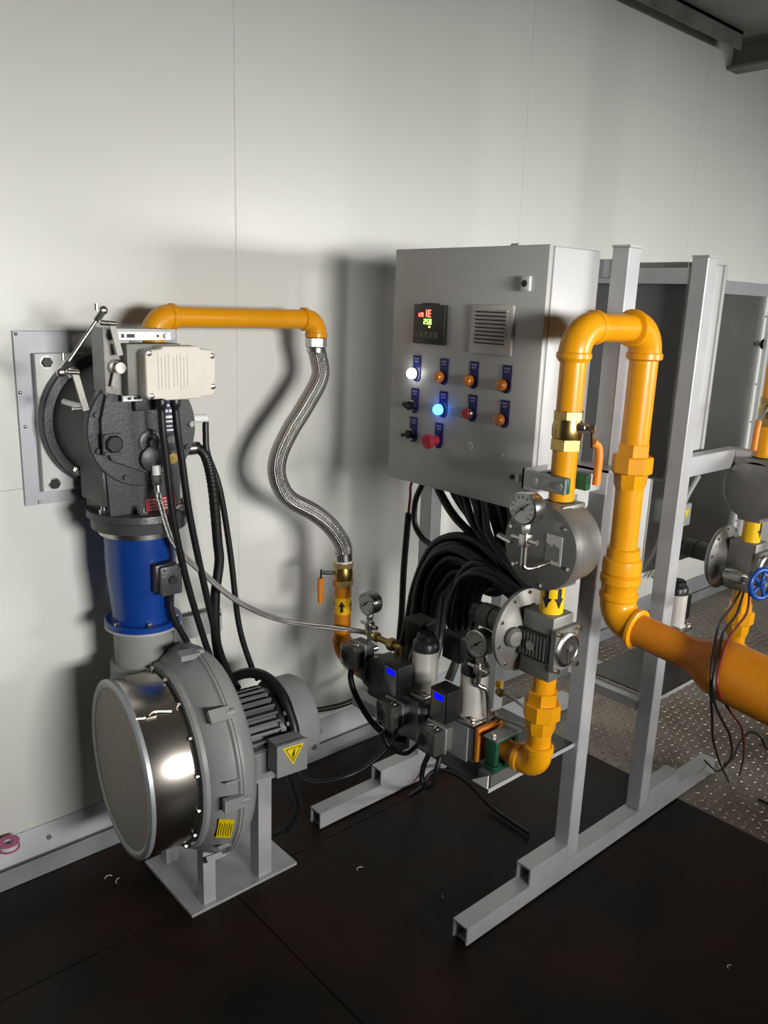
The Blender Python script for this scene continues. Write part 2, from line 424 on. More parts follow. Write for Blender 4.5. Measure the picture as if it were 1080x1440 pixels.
# ================================================================== CONTROL CABINET
XF = 1.475
cb = thing('control_cabinet', 'grey control cabinet with lit indicator lamps, vent and digital controller', 'cabinet', (1.58, 1.385, 1.04))
MB().box(1.497, 1.668, 1.142, 1.628, 1.042, 1.632, bev=0.004).build('body', 'cabinet_white', cb)
MB().box(1.490, 1.498, 1.150, 1.620, 1.050, 1.624).build('door_seal', 'rubber', cb, False)
dr = MB().box(XF, 1.490, 1.140, 1.630, 1.040, 1.634, bev=0.003).build('door', 'cabinet_paint', cb)
MB().box(1.505, 1.66, 1.628, 1.640, 1.07, 1.225).build('mounting_ear', 'cabinet_paint', cb, False)
MB().cyl((1.483, 1.252, 1.633), (1.483, 1.230, 1.633), 0.006, seg=10).build('hinge_pin', 'frame_paint', cb)
MB().box(1.668, 1.674, 1.160, 1.195, 1.55, 1.575).build('mounting_tab', 'bracket_grey', cb, False)
lk = MB().box(XF-0.010, XF, 1.181, 1.205, 1.536, 1.568, bev=0.002).build('lock', 'white', cb)
MB().cyl((XF-0.010, 1.194, 1.552), (XF-0.012, 1.194, 1.552), 0.0075, seg=14).build('keyhole', 'black', lk)
MB().cyl((XF, 1.334, 1.169), (XF-0.004, 1.334, 1.169), 0.012, seg=20, bev=0.002).build('blanking_plug', 'cabinet_paint', cb)
MB().cyl((XF, 1.227, 1.163), (XF-0.003, 1.227, 1.163), 0.004, seg=12).build('rivet', 'bolt', cb)
MB().cyl((XF, 1.195, 1.117), (XF-0.004, 1.195, 1.117), 0.0055, seg=12).build('rivet', 'black', cb)
MB().box(XF-0.006, XF, 1.172, 1.182, 1.108, 1.128).build('latch_tab', 'galv', cb, False)
# digital controller
dc = MB().box(XF-0.012, XF, 1.432, 1.541, 1.404, 1.500, bev=0.002).build('digital_controller', 'controller', cb)
MB().prism([(-0.03, 0), (0.03, 0), (0.02, 0.004), (-0.02, 0.004)], (XF-0.012, 1.4865, 1.500), (0, 1, 0), (0, 0, 1), (0.011, 0, 0)).build('bezel_lip', 'controller', dc, False)
SEG = {'0': 'abcdef', '1': 'bc', '2': 'abged', '5': 'afgcd', 'i': 'c', 'n': 'ceg', 'I': 'bc', 'E': 'afged'}
def digits(txt, yl, z, hh, ww, gap, mat):
    m = MB(); th = hh*0.15; xf0, xf1 = XF-0.0128, XF-0.0118
    for ci, ch in enumerate(txt):
        a = yl - ci*(ww+gap); b = a-ww
        rect = {'a': (a, b, z+hh-th, z+hh), 'd': (a, b, z, z+th), 'g': (a, b, z+hh/2-th/2, z+hh/2+th/2),
                'f': (a, a-th, z+hh/2, z+hh), 'e': (a, a-th, z, z+hh/2), 'b': (b+th, b, z+hh/2, z+hh), 'c': (b+th, b, z, z+hh/2)}
        for s in SEG[ch]:
            q = rect[s]; m.box(xf0, xf1, min(q[0], q[1]), max(q[0], q[1]), q[2], q[3])
    return m.build('digits', mat, dc, False)
digits('inIE', 1.527, 1.470, 0.0175, 0.0085, 0.0045, 'led_red')
digits('250', 1.503, 1.4525, 0.0125, 0.0065, 0.0035, 'led_green')
MB().box(XF-0.0128, XF-0.0118, 1.480, 1.484, 1.4445, 1.4485).build('status_dot', 'led_yellow', dc, False)
for k in range(5):
    y1 = 1.535-k*0.0172
    MB().box(XF-0.0132, XF-0.0118, y1-0.0135, y1, 1.420, 1.435).build('key', 'key_grey', dc, False)
MB().box(XF-0.0124, XF-0.0118, 1.505, 1.535, 1.411, 1.414).build('brand_strip', 'key_grey', dc, False)
# vent grille
vg = MB().box(XF-0.008, XF, 1.222, 1.350, 1.392, 1.505, bev=0.0025).build('vent_grille', 'vent_plastic', cb)
for k in range(9):
    z = 1.416+k*0.0088
    MB().box(XF-0.0088, XF-0.0072, 1.242, 1.334, z, z+0.0026).build('slot', 'dark_slot', vg, False)
    MB().prism([(0, 0), (-0.005, 0.001), (0, 0.005)], (XF-0.008, 1.236, z+0.003), (1, 0, 0), (0, 0, 1), (0, 0.104, 0)).build('slat', 'vent_plastic', vg, False)
# pilot devices on a 100 mm grid
def label_tag(y, z):
    t = MB().prism([(-0.0135, -0.020), (0.0135, -0.020), (0.0135, 0.048), (-0.0135, 0.048), ] if False else
                   [(0.0135*math.cos(R(a)), -0.006+0.0135*math.sin(R(a))) for a in range(180, 361, 20)] + [(0.0135, 0.046), (-0.0135, 0.046)],
                   (XF-0.0022, y-0.0075, z), (0, 1, 0), (0, 0, 1), (0.0022, 0, 0)).build('legend_plate', 'label_blue', cb, False)
    for dz, hw in ((0.036, 0.009), (0.029, 0.007)):
        MB().box(XF-0.0028, XF-0.0021, y-0.0075-hw, y-0.0075+hw, z+dz, z+dz+0.004).build('legend_print', 'label_text', t, False)
def lamp(y, z, mat, label):
    label_tag(y, z)
    l = MB().lathe((XF-0.002, y, z), (-1, 0, 0), [(0, 0.0145), (0.004, 0.0145)], 20).build('indicator_lamp', 'black_plastic', cb)
    l['label'] = label
    MB().lathe((XF-0.006, y, z), (-1, 0, 0), [(0, 0.0135), (0.009, 0.0132), (0.014, 0.010), (0.016, 0.004)], 20).build('lens', mat, l)
lamp(1.540, 1.327, 'lamp_white', 'white lit indicator lamp'); lamp(1.442, 1.327, 'lamp_amber', 'amber indicator lamp')
lamp(1.342, 1.327, 'lamp_amber', 'amber indicator lamp'); lamp(1.240, 1.326, 'lamp_amber', 'amber indicator lamp')
lamp(1.439, 1.246, 'lamp_blue', 'blue lit indicator lamp'); lamp(1.239, 1.246, 'lamp_amber', 'amber indicator lamp')
for z, tl in ((1.244, 25), (1.169, -10)):
    label_tag(1.542, z)
    k = MB().lathe((XF-0.002, 1.542, z), (-1, 0, 0), [(0, 0.0145), (0.003, 0.0145), (0.004, 0.0135)], 20).build('selector_switch', 'chrome', cb)
    d = Vector((0, math.cos(R(tl)), math.sin(R(tl)))); e = Vector((0, -d.z, d.y))
    MB().cyl((XF-0.006, 1.542, z), (XF-0.014, 1.542, z), 0.0115, seg=18).build('dial', 'black_plastic', k)
    MB().obox((XF-0.020, 1.542, z), (1, 0, 0), d, e, 0.014, 0.026, 0.009).build('handle', 'black_plastic', k)
label_tag(1.340, 1.248)
k = MB().lathe((XF-0.002, 1.340, 1.248), (-1, 0, 0), [(0, 0.0145), (0.008, 0.0145), (0.010, 0.013)], 20).build('push_button', 'chrome', cb)
MB().lathe((XF-0.010, 1.340, 1.248), (-1, 0, 0), [(0, 0.0115), (0.008, 0.0115), (0.010, 0.010)], 20).build('button_cap', 'button_red', k)
label_tag(1.448, 1.166)
k = MB().lathe((XF-0.002, 1.450, 1.166), (-1, 0, 0), [(0, 0.014), (0.012, 0.011), (0.020, 0.011)], 20).build('emergency_stop', 'button_red', cb)
k['label'] = 'red mushroom emergency stop button'
MB().lathe((XF-0.022, 1.450, 1.166), (-1, 0, 0), [(0, 0.015), (0.004, 0.0195), (0.010, 0.0195), (0.014, 0.016), (0.015, 0.006)], 24).build('mushroom_head', 'button_red', k)

# second cabinet, back towards the first one
c2 = thing('control_cabinet', 'second white cabinet mounted behind the far post, seen from its back', 'cabinet', (2.17, 1.385, 1.10))
MB().box(2.082, 2.253, 1.142, 1.628, 1.042, 1.632, bev=0.004).build('body', 'cabinet_white', c2)
MB().box(2.260, 2.275, 1.140, 1.630, 1.040, 1.634, bev=0.003).build('door', 'cabinet_white', c2)
MB().box(2.252, 2.261, 1.150, 1.620, 1.050, 1.624).build('door_seal', 'rubber', c2, False)
MB().box(2.079, 2.083, 1.15, 1.62, 1.05, 1.60).build('shade_sheet', 'motor_grey', c2, False)  # dark sheet added over the white back, standing in for shade between cabinets
MB().box(2.076, 2.083, 1.15, 1.62, 1.590, 1.632).build('back_rail', 'bracket_grey', c2, False)

# ================================================================== WALL PLATE AND BURNER
BX, BZ = 0.83, 1.20
wp = thing('mounting_plate', 'square galvanised mounting plate fixed to the wall behind the burner', 'plate', (BX, WY, 1.0))
MB().box(0.627, 1.035, 1.977, WY, 1.0, 1.41, bev=0.001, seg=1).build('outer_plate', 'galv_plate', wp, False)
MB().box(0.664, 0.998, 1.955, 1.977, 1.033, 1.36, bev=0.0015, seg=1).build('inner_plate', 'inner_plate', wp, False)
for x in (0.690, 0.974):
    for z in (1.053, 1.340):
        b = MB().hexn((x, 1.955, z), (x, 1.944, z), 0.0125).build('bolt', 'black_plastic', wp)
        MB().cyl((x, 1.9555, z), (x, 1.953, z), 0.015, seg=18).build('washer', 'bolt', b)
for x, z in ((0.634, 1.403), (0.82, 1.405), (0.634, 1.27), (0.640, 1.19), (0.66, 1.006)):
    MB().dome((x, 1.977, z), (0, -1, 0), 0.0045, 0.003, 10, 3).build('rivet', 'bolt', wp)

bu = thing('gas_burner', 'dark grey cast gas burner head bolted to the wall plate', 'burner', (BX, 1.85, 1.0))
MB().lathe((BX, 1.955, BZ), (0, -1, 0), [(0, 0.168), (0.026, 0.168), (0.030, 0.164)], 56).build('rear_flange', 'burner_grey', bu)
for a in (128, 232, 52, -52):
    x = BX+0.148*math.cos(R(a)); z = BZ+0.148*math.sin(R(a))
    b = MB().hexn((x, 1.925, z), (x, 1.910, z), 0.0105).build('bolt', 'bolt', bu)
    MB().cyl((x, 1.926, z), (x, 1.922, z), 0.0145, seg=18).build('washer', 'bolt', b)
    MB().cyl((x, 1.910, z), (x, 1.905, z), 0.006, seg=12).build('stud', 'bolt', b)
MB().lathe((BX, 1.928, BZ), (0, -1, 0), [(0, 0.146), (0.012, 0.142), (0.150, 0.128)], 56).build('barrel', 'burner_dark', bu)
fc = MB().lathe((BX, 1.782, BZ), (0, -1, 0), [(0, 0.131), (0.022, 0.133), (0.026, 0.130)], 56).build('front_cover', 'burner_grey', bu)
for a in (35, 75, 105, 160, 200, 245, 290, 335):
    x = BX+0.118*math.cos(R(a)); z = BZ+0.118*math.sin(R(a))
    MB().hexn((x, 1.757, z), (x, 1.749, z), 0.007).build('cover_bolt', 'burner_dark', fc)
b = MB().hexn((0.949, 1.757, 1.205), (0.949, 1.748, 1.205), 0.0085).build('cover_bolt', 'bolt', fc)
# step blocks cast on the cover
MB().prism([(-0.085, 0.105), (-0.035, 0.105), (-0.035, 0.045), (0.000, 0.045), (0.000, -0.100), (-0.085, -0.062), (-0.105, -0.02), (-0.105, 0.03)],
           (BX, 1.757, BZ), (1, 0, 0), (0, 0, 1), (0, -0.017, 0)).build('cast_step', 'burner_grey', bu, False)
MB().box(BX-0.034, BX+0.030, 1.722, 1.757, BZ+0.048, BZ+0.118, bev=0.003).build('cast_block', 'burner_grey', bu)
nk = MB().prism([(-0.100, 0.055), (0.100, 0.055), (0.090, -0.10), (0.086, -0.185), (-0.086, -0.185), (-0.090, -0.10)],
           (BX, 1.760, BZ-0.02), (1, 0, 0), (0, 0, 1), (0, 0.135, 0)).build('outlet_neck', 'burner_grey', bu, False)
MB().box(BX-0.098, BX-0.070, 1.77, 1.90, BZ-0.175, BZ-0.06, bev=0.004).build('neck_rib', 'burner_grey', bu)
# sight window
sw = MB().box(0.722, 0.764, 1.732, 1.7405, 1.152, 1.200, bev=0.001, seg=1).build('sight_frame', 'burner_grey', bu, False)
MB().lathe((0.746, 1.732, 1.177), (0, -1, 0), [(0, 0.0205), (0.007, 0.0205), (0.010, 0.017)], 8, ph=R(22.5)).build('sight_port', 'black_plastic', sw)
for z in (1.157, 1.195):
    MB().hexn((0.7275, 1.732, z), (0.7275, 1.727, z), 0.0048).build('screw', 'burner_dark', sw)
# electrode port and pilot inlet
el = MB().lathe((0.838, 1.757, 1.172), (0, -1, 0), [(0, 0.030), (0.020, 0.030), (0.022, 0.026), (0.022, 0.020), (0.012, 0.019)], 28).build('electrode_port', 'burner_grey', bu)
MB().cyl((0.838, 1.745, 1.172), (0.838, 1.722, 1.172), 0.011, seg=16).build('electrode', 'black_plastic', el)
MB().lathe((0.838, 1.757, 1.135), (0, -1, 0), [(0, 0.034), (0.030, 0.030), (0.034, 0.02)], 28).build('pilot_boss', 'burner_dark', bu)
MB().lathe((0.895, 1.757, 1.165), (0, -1, 0), [(0, 0.021), (0.008, 0.021), (0.010, 0.018)], 24).build('inspection_cap', 'burner_grey', bu)
MB().cyl((0.893, 1.757, 1.128), (0.893, 1.742, 1.128), 0.013, seg=18).build('brass_plug', 'brass', bu)
np_ = MB().box(0.872, 0.910, 1.7545, 1.7565, 1.175, 1.262).build('nameplate', 'name_blue', bu, False)
np_['label'] = 'dark nameplate with white print'
for k, (x0, x1, z, h) in enumerate(((0.878, 0.904, 1.250, 0.004), (0.877, 0.890, 1.236, 0.006), (0.893, 0.905, 1.236, 0.006), (0.877, 0.905, 1.222, 0.006), (0.877, 0.905, 1.2125, 0.004), (0.877, 0.900, 1.202, 0.003), (0.881, 0.905, 1.192, 0.004), (0.884, 0.900, 1.182, 0.003))):
    MB().box(x0, x1, 1.7538, 1.7548, z, z+h).build('print_line', 'white', np_, False)
rp = MB().obox((0.866, 1.757, 1.018), (1, 0, 0), (0, 0.05, 1), (0, -1, 0.05), 0.076, 0.036, 0.003).build('red_plate', 'red_plate', bu, False)
rp['label'] = 'red plate with pale print'
for k in range(4):
    MB().box(0.832+0.002*k, 0.899-0.003*(k % 2), 1.7545, 1.7560, 1.0305-k*0.0080, 1.0330-k*0.0080).build('print_line', 'plate_text', rp, False)
# chrome cable entry on the right
MB().lathe((0.955, 1.775, 1.142), (1, 0, 0), [(-0.02, 0.018), (0.010, 0.018), (0.012, 0.016)], 24).build('conduit_entry', 'chrome', bu)
cn = MB().cyl((0.955, 1.77, 1.215), (1.000, 1.77, 1.213), 0.010, seg=18, bev=0.002).build('ignition_plug', 'white', bu)

# servo actuator on slotted bracket
ac = thing('servo_actuator', 'beige servo actuator box hung in front of the burner top', 'actuator', (0.87, 1.70, 1.27))
MB().box(0.772, 0.900, 1.702, 1.752, 1.285, 1.396, bev=0.003).build('housing', 'actuator_side', ac)
cv = MB().prism([(0.0, 0.012), (0.006, 0.004), (0.040, 0.004), (0.044, 0.0), (0.130, 0.0), (0.134, 0.005), (0.160, 0.005), (0.168, 0.013),
                 (0.170, 0.100), (0.163, 0.108), (0.132, 0.110), (0.126, 0.117), (0.042, 0.117), (0.036, 0.111), (0.006, 0.109), (0.0, 0.102)],
                (0.794, 1.660, 1.276), (1, 0, 0), (0, 0, 1), (0, 0.044, 0)).build('cover', 'beige', ac)
bv = cv.modifiers.new('bevel', 'BEVEL'); bv.width = 0.003; bv.segments = 2; bv.limit_method = 'ANGLE'
for x, z in ((0.803, 1.379), (0.955, 1.371), (0.956, 1.302), (0.806, 1.287)):
    s = MB().lathe((x, 1.6605, z), (0, -1, 0), [(0, 0.0065), (0.0015, 0.0065), (0.0025, 0.0045)], 14).build('cover_screw', 'bolt', ac)
    MB().box(x-0.004, x+0.004, 1.6572, 1.6580, z-0.0006, z+0.0006).build('screw_slot', 'black', s, False)
for k in range(9):
    x = 0.822+k*0.0082+(0.004 if k > 3 else 0)
    MB().box(x, x+0.0016, 1.6592, 1.6602, 1.300+0.003*(k % 3), 1.378-0.004*((k*2) % 3)).build('print_line', 'beige_print', ac, False)
MB().prism([(0, 0), (0.055, -0.012), (0.055, 0.125), (0.0, 0.138)], (0.738, 1.735, 1.290), (1, 0, 0), (0, 0, 1), (0, 0.006, 0)).build('side_bracket', 'cast_alu', ac, False)
MB().box(0.7365, 0.7378, 1.736, 1.80, 1.285, 1.428).build('side_bracket_flange', 'bracket_grey', ac, False)
for z0, z1, x0, x1 in ((1.402, 1.422, 0.755, 0.885), (1.270, 1.284, 0.765, 0.812)):
    st = MB().box(x0, x1, 1.718, 1.726, z0, z1, bev=0.001, seg=1).build('slotted_strip', 'slot_strip', ac, False)
    zc = (z0+z1)/2; hs = (z1-z0)*0.2
    for a, b2 in ((0.012, 0.020), (0.026, 0.044)):
        if x0+b2 < x1: MB().box(x0+a, x0+b2, 1.7172, 1.7182, zc-hs, zc+hs).build('slot', 'black', st, False)
    if x1-x0 > 0.1:
        for xx in (x0+0.006, x1-0.012):
            MB().cyl((xx, 1.718, zc), (xx, 1.713, zc), 0.0065, seg=16, bev=0.001).build('strip_bolt', 'bolt', st)
        MB().cyl((x1-0.032, 1.7182, zc), (x1-0.032, 1.7172, zc), 0.003, seg=10).build('hole', 'black', st)
MB().box(0.752, 0.900, 1.726, 1.80, 1.404, 1.426).build('top_bracket', 'bracket_grey', ac, False)
MB().lathe((0.759, 1.735, 1.345), (0, -1, 0), [(0, 0.017), (0.012, 0.017), (0.014, 0.012), (0.030, 0.012)], 18).build('output_shaft', 'steel', ac)
MB().obox((0.755, 1.722, 1.330), (0.25, 0, 1), (1, 0, -0.25), (0, 1, 0), 0.055, 0.014, 0.006).build('clamp_arm', 'cast_alu', ac, False)
for x in (0.838, 0.872):
    MB().lathe((x, 1.682, 1.276), (0, 0, -1), [(0, 0.011), (0.006, 0.012), (0.016, 0.012), (0.020, 0.009), (0.030, 0.008)], 12).build('cable_gland', 'black_plastic', ac)

lk = thing('damper_linkage', 'steel rod linkage with ball joints joining actuator and burner damper', 'linkage', (0.67, 1.72, 1.27))
A1 = Vector((0.716, 1.705, 1.452)); A2 = Vector((0.640, 1.705, 1.352))
rod = MB().tube([A1, A2], 0.0038, 10, 1).build('rod', 'steel', lk)
for q in (A1, A2):
    MB().lathe(q+Vector((0, 0, 0)), (A2-A1), [(-0.012, 0.005), (-0.010, 0.0075), (0.010, 0.0075), (0.012, 0.005)], 6).build('rod_nut', 'bolt', rod)
    MB().lathe(q+(q-(A1+A2)/2).normalized()*0.016, (0, 1, 0), [(-0.006, 0.005), (-0.003, 0.009), (0.003, 0.009), (0.006, 0.005)], 14).build('ball_joint', 'chrome', lk)
    MB().cyl(q+Vector((-0.006, -0.004, 0.012)), q+Vector((-0.006, -0.004, 0.026)), 0.004, seg=10).build('joint_stud', 'bolt', lk)
MB().cyl((0.716, 1.705, 1.440), (0.752, 1.705, 1.438), 0.0058, seg=12, bev=0.001).build('pivot_pin', 'chrome', lk)
MB().cyl((0.640, 1.705, 1.340), (0.668, 1.705, 1.338), 0.0055, seg=12, bev=0.001).build('pivot_pin', 'chrome', lk)
MB().obox((0.750, 1.705, 1.408), (-0.22, 0, 1), (1, 0, 0.22), (0, 1, 0), 0.075, 0.013, 0.005).build('lever_arm', 'cast_alu', lk, False)
MB().obox((0.668, 1.706, 1.300), (-0.24, 0, 1), (1, 0, 0.24), (0, 1, 0), 0.085, 0.013, 0.006).build('lever_arm', 'cast_alu', lk, False)
MB().cyl((0.680, 1.712, 1.262), (0.652, 1.712, 1.262), 0.0035, seg=10).build('set_screw', 'bolt', lk)
MB().cyl((0.676, 1.708, 1.264), (0.676, 1.82, 1.264), 0.007, seg=14).build('damper_shaft', 'steel', lk)

# blue air duct piece under the burner
DX = 0.840
ad = thing('air_duct', 'blue painted air duct section with flanges below the burner', 'duct', (DX, 1.82, 0.70))
tf = MB().lathe((DX, 1.82, 1.005), (0, 0, -1), [(0, 0.120), (0.016, 0.122), (0.018, 0.118), (0.020, 0.114), (0.045, 0.112), (0.047, 0.104)], 44).build('top_flange', 'burner_grey', ad)
MB().lathe((DX, 1.82, 0.960), (0, 0, -1), [(0, 0.096), (0.016, 0.096)], 40).build('clamp_ring', 'steel', ad)
MB().lathe((DX, 1.82, 0.944), (0, 0, -1), [(0, 0.085), (0.10, 0.0845), (0.16, 0.078), (0.205, 0.075), (0.236, 0.075)], 44).build('tube', 'blue_paint', ad)
MB().lathe((DX, 1.82, 0.722), (0, 0, -1), [(0, 0.090), (0.003, 0.093), (0.014, 0.093)], 44).build('lower_flange', 'blue_paint', ad)
MB().lathe((DX, 1.82, 0.708), (0, 0, -1), [(0, 0.094), (0.006, 0.094)], 44).build('gasket', 'galv_plate', ad)
for a in (200, 250, 300, 340):
    x = DX+0.110*math.cos(R(a)); y = 1.82+0.110*math.sin(R(a))
    b = MB().hexn((x, y, 1.005), (x, y, 1.018), 0.0105).build('flange_bolt', 'bolt', ad)
    MB().cyl((x, y, 1.018), (x, y, 1.026), 0.006, seg=10).build('bolt_end', 'bolt', b)
for a in (200, 255, 310):
    x = DX+0.086*math.cos(R(a)); y = 1.82+0.086*math.sin(R(a))
    MB().hexn((x, y, 0.722), (x, y, 0.730), 0.007).build('flange_bolt', 'bolt', ad)
tbx = MB().box(0.824, 0.882, 1.712, 1.745, 0.812, 0.884, bev=0.006).build('terminal_box', 'black_plastic', ad)
MB().box(0.832, 0.888, 1.700, 1.714, 0.806, 0.880, bev=0.005).build('lid', 'burner_grey', tbx)
for x, z in ((0.840, 0.872), (0.880, 0.870), (0.840, 0.814), (0.880, 0.812)):
    MB().cyl((x, 1.700, z), (x, 1.6975, z), 0.0035, seg=10).build('lid_screw', 'bolt', tbx)
MB().cyl((0.862, 1.700, 0.845), (0.862, 1.695, 0.845), 0.011, seg=16).build('sight_glass', 'black', tbx)
MB().lathe((0.868, 1.728, 0.812), (0, 0, -1), [(0, 0.010), (0.016, 0.010), (0.020, 0.008), (0.030, 0.0075)], 12).build('cable_gland', 'black_plastic', tbx)
MB().lathe((DX, 1.82, 0.702), (0, 0, -1), [(0, 0.074), (0.14, 0.072)], 40).build('flexible_sleeve', 'duct_pale', ad)
bb = thing('support_bar', 'grey steel support bar fixed to the wall behind the blue duct', 'bar', (1.0, 1.95, 0.56))
MB().box(0.90, 1.125, 1.925, 1.932, 0.575, 0.640).build('flat_bar', 'frame_paint', bb, False)
MB().box(0.90, 1.125, 1.932, WY, 0.575, 0.580).build('foot_plate', 'frame_paint', bb, False)
MB().hexn((1.112, 1.925, 0.630), (1.112, 1.915, 0.630), 0.006).build('bolt', 'bolt', bb)

# ================================================================== BLOWER
BC = Vector((0.877, 1.662, 0.412)); BA = Vector((math.cos(R(-6)), math.sin(R(-6)), 0))    # axis towards the motor
BS = Vector((-BA.y, BA.x, 0)); BU = Vector((0, 0, 1))
def bp(d, s, u): return BC + BA*d + BS*s + BU*u
bl = thing('blower', 'grey centrifugal blower with chrome intake filter standing on the floor plate', 'blower', (0.95, 1.68, 0))
def lat(name, mat, prof, seg=64, par=None, caps=True): return MB().lathe(BC, BA, prof, seg, caps).build(name, mat, par or bl)
fs = lat('filter_sleeve', 'chrome', [(-0.176, 0.2065), (-0.172, 0.2095), (-0.072, 0.2095), (-0.070, 0.203)], 72, None, False)
fr2 = MB().lathe(BC, BA, [(-0.1765, 0.192), (-0.180, 0.199), (-0.180, 0.207), (-0.176, 0.2125), (-0.167, 0.2125), (-0.167, 0.192), (-0.1765, 0.192)], 72, caps=False).build('filter_rim', 'galv', bl)
lat('filter_mesh', 'filter_mesh', [(-0.1755, 0.1955), (-0.171, 0.1955)], 72)
def on_drum(d, r, a): return BC + BA*d + (BS*math.cos(R(a))+BU*math.sin(R(a)))*r
MB().tube([on_drum(-0.170, 0.212, 122), on_drum(-0.145, 0.213, 123), on_drum(-0.130, 0.217, 121), on_drum(-0.090, 0.213, 123)], 0.003, 8, 3).build('buckle_wire', 'chrome', fs)
for a_, l_ in ((122, 0.024), (258, 0.055)):
    rad = (BS*math.cos(R(a_))+BU*math.sin(R(a_))); tan = BA.cross(rad)
    MB().obox(BC-BA*0.138+rad*0.2135, BA, tan, rad, l_, 0.016, 0.006).build('buckle', 'chrome', fs, False)
lat('sleeve_gap', 'dark_slot', [(-0.071, 0.204), (-0.061, 0.204)], 64)
for k in range(16):
    q = on_drum(-0.066, 0.216, 360*k/16+8)
    MB().hexn(q, q-BA*0.008, 0.005).build('sleeve_screw', 'bolt', bl)
ho = lat('front_housing', 'blower_grey', [(-0.062, 0.200), (-0.062, 0.222), (-0.056, 0.227), (-0.046, 0.227), (-0.038, 0.236), (-0.012, 0.252), (0.006, 0.257), (0.010, 0.263), (0.016, 0.263)], 72)
lat('rear_housing', 'blower_grey', [(0.017, 0.264), (0.025, 0.264), (0.027, 0.257), (0.046, 0.251), (0.064, 0.232), (0.078, 0.200), (0.084, 0.120)], 72)
for a in (181, 137, 95, 50, 235, 320):
    rad = (BS*math.cos(R(a))+BU*math.sin(R(a))); tan = BA.cross(rad); c = BC-BA*0.008+rad*0.262
    lg = MB().obox(c, BA, tan, rad, 0.048, 0.030, 0.014).build('clamp_lug', 'blower_grey', ho, False)
    MB().cyl(c+BA*0.016, c+BA*0.036, 0.0085, seg=14).build('lug_bolt', 'blower_grey', bl)
for a in (170, 215):      # cast ribs across the rim
    rad = (BS*math.cos(R(a))+BU*math.sin(R(a))); tan = BA.cross(rad)
    MB().obox(BC+BA*0.0+rad*0.2575, BA, tan, rad, 0.050, 0.004, 0.008).build('cast_rib', 'blower_grey', ho, False)
radl = (BS*math.cos(R(199))+BU*math.sin(R(199))); tanl = BA.cross(radl)
lbl = MB().obox(BC-BA*0.018+radl*0.2505, BA+radl*0.5, tanl, radl-BA*0.5, 0.034, 0.060, 0.003).build('warning_label', 'label_yellow', bl, False)
for k in range(6):
    MB().obox(BC+BA*(-0.030+0.0048*k)+radl*(0.2460+0.0024*k), BA+radl*0.5, tanl, radl-BA*0.5, 0.0014, 0.046-0.008*(k % 2), 0.0042).build('print_line', 'label_print', lbl, False)
# outlet that rises to the blue duct
MB().lathe((BX+0.01, 1.82, 0.585), (0, 0, -1), [(-0.02, 0.084), (0.03, 0.088), (0.16, 0.088)], 36).build('outlet_collar', 'blower_grey', bl)
MB().box(BX-0.045, BX+0.085, 1.75, 1.91, 0.42, 0.56, bev=0.02).build('outlet_scroll', 'blower_grey', bl)
# motor
lat('motor_flange', 'motor_grey', [(0.078, 0.120), (0.100, 0.120), (0.104, 0.105)], 48)
lat('motor_body', 'motor_grey', [(0.100, 0.088), (0.206, 0.088)], 48)
for k in range(32):
    a = 2*PI*k/32
    if 180 < math.degrees(a) < 250: continue
    rad = (BS*math.cos(a)+BU*math.sin(a)); tan = BA.cross(rad)
    MB().obox(BC+BA*0.152+rad*0.097, BA, tan, rad, 0.102, 0.0045, 0.022).build('cooling_fin', 'motor_grey', bl, False)
MB().obox(bp(0.150, -0.088, -0.045), BA, BU, BS, 0.100, 0.075, 0.03).build('motor_pad', 'blower_grey', bl, False)
MB().obox(bp(0.118, -0.104, -0.040), BA, BU, BS, 0.020, 0.050, 0.002).build('rating_plate', 'bracket_grey', bl, False)
lat('end_shield', 'black_plastic', [(0.204, 0.096), (0.218, 0.100), (0.222, 0.092)], 40)
fcv = MB().lathe(BC, BA, [(0.228, 0.112), (0.232, 0.117), (0.298, 0.117), (0.310, 0.110), (0.312, 0.09)], 48).build('fan_cover', 'blower_grey', bl)
q = bp(0.288, -0.112, -0.030); MB().cyl(q, q-BS*0.007, 0.008, seg=14).build('cover_screw', 'bolt', fcv)
for k in range(10):
    a = R(140+k*14); rad = (BS*math.cos(a)+BU*math.sin(a)); tan = BA.cross(rad)
    MB().obox(BC+BA*0.223+rad*0.107, BA, tan, rad, 0.016, 0.010, 0.012).build('cover_rib', 'motor_grey', fcv, False)
# terminal box with warning triangle
TBC = bp(0.196, -0.135, -0.008)
tx = MB().obox(TBC, BA, BU, BS, 0.080, 0.080, 0.045).build('terminal_box', 'blower_grey', bl, False)
MB().obox(TBC-BS*0.026, BA, BU, BS, 0.085, 0.085, 0.008).build('lid', 'blower_grey', tx, False)
wt = MB().prism([(-0.028, 0.030), (0.032, 0.030), (0.002, -0.022)], TBC-BS*0.0302+BU*0.004, BA, BU, -BS*0.0008).build('warning_triangle', 'label_yellow', tx, False)
def tri(k, c): return [(c[0]+(p_[0]-c[0])*k, c[1]+(p_[1]-c[1])*k) for p_ in ((-0.028, 0.030), (0.032, 0.030), (0.002, -0.022))]
o3, i3 = tri(0.74, (0.002, 0.0127)), tri(0.64, (0.002, 0.0127))
bm_ = MB()
for k in range(3):
    k2 = (k+1) % 3
    bm_.prism([o3[k], o3[k2], i3[k2], i3[k]], TBC-BS*0.0311+BU*0.004, BA, BU, -BS*0.0004)
bm_.build('triangle_border', 'black', tx, False)
MB().prism([(0.005, 0.021), (0.008, 0.020), (0.003, 0.010), (0.007, 0.011), (0.001, -0.004), (-0.001, -0.003), (0.001, 0.006), (-0.003, 0.005)], TBC-BS*0.0312+BU*0.004, BA, BU, -BS*0.0004).build('flash_symbol', 'black', tx, False)
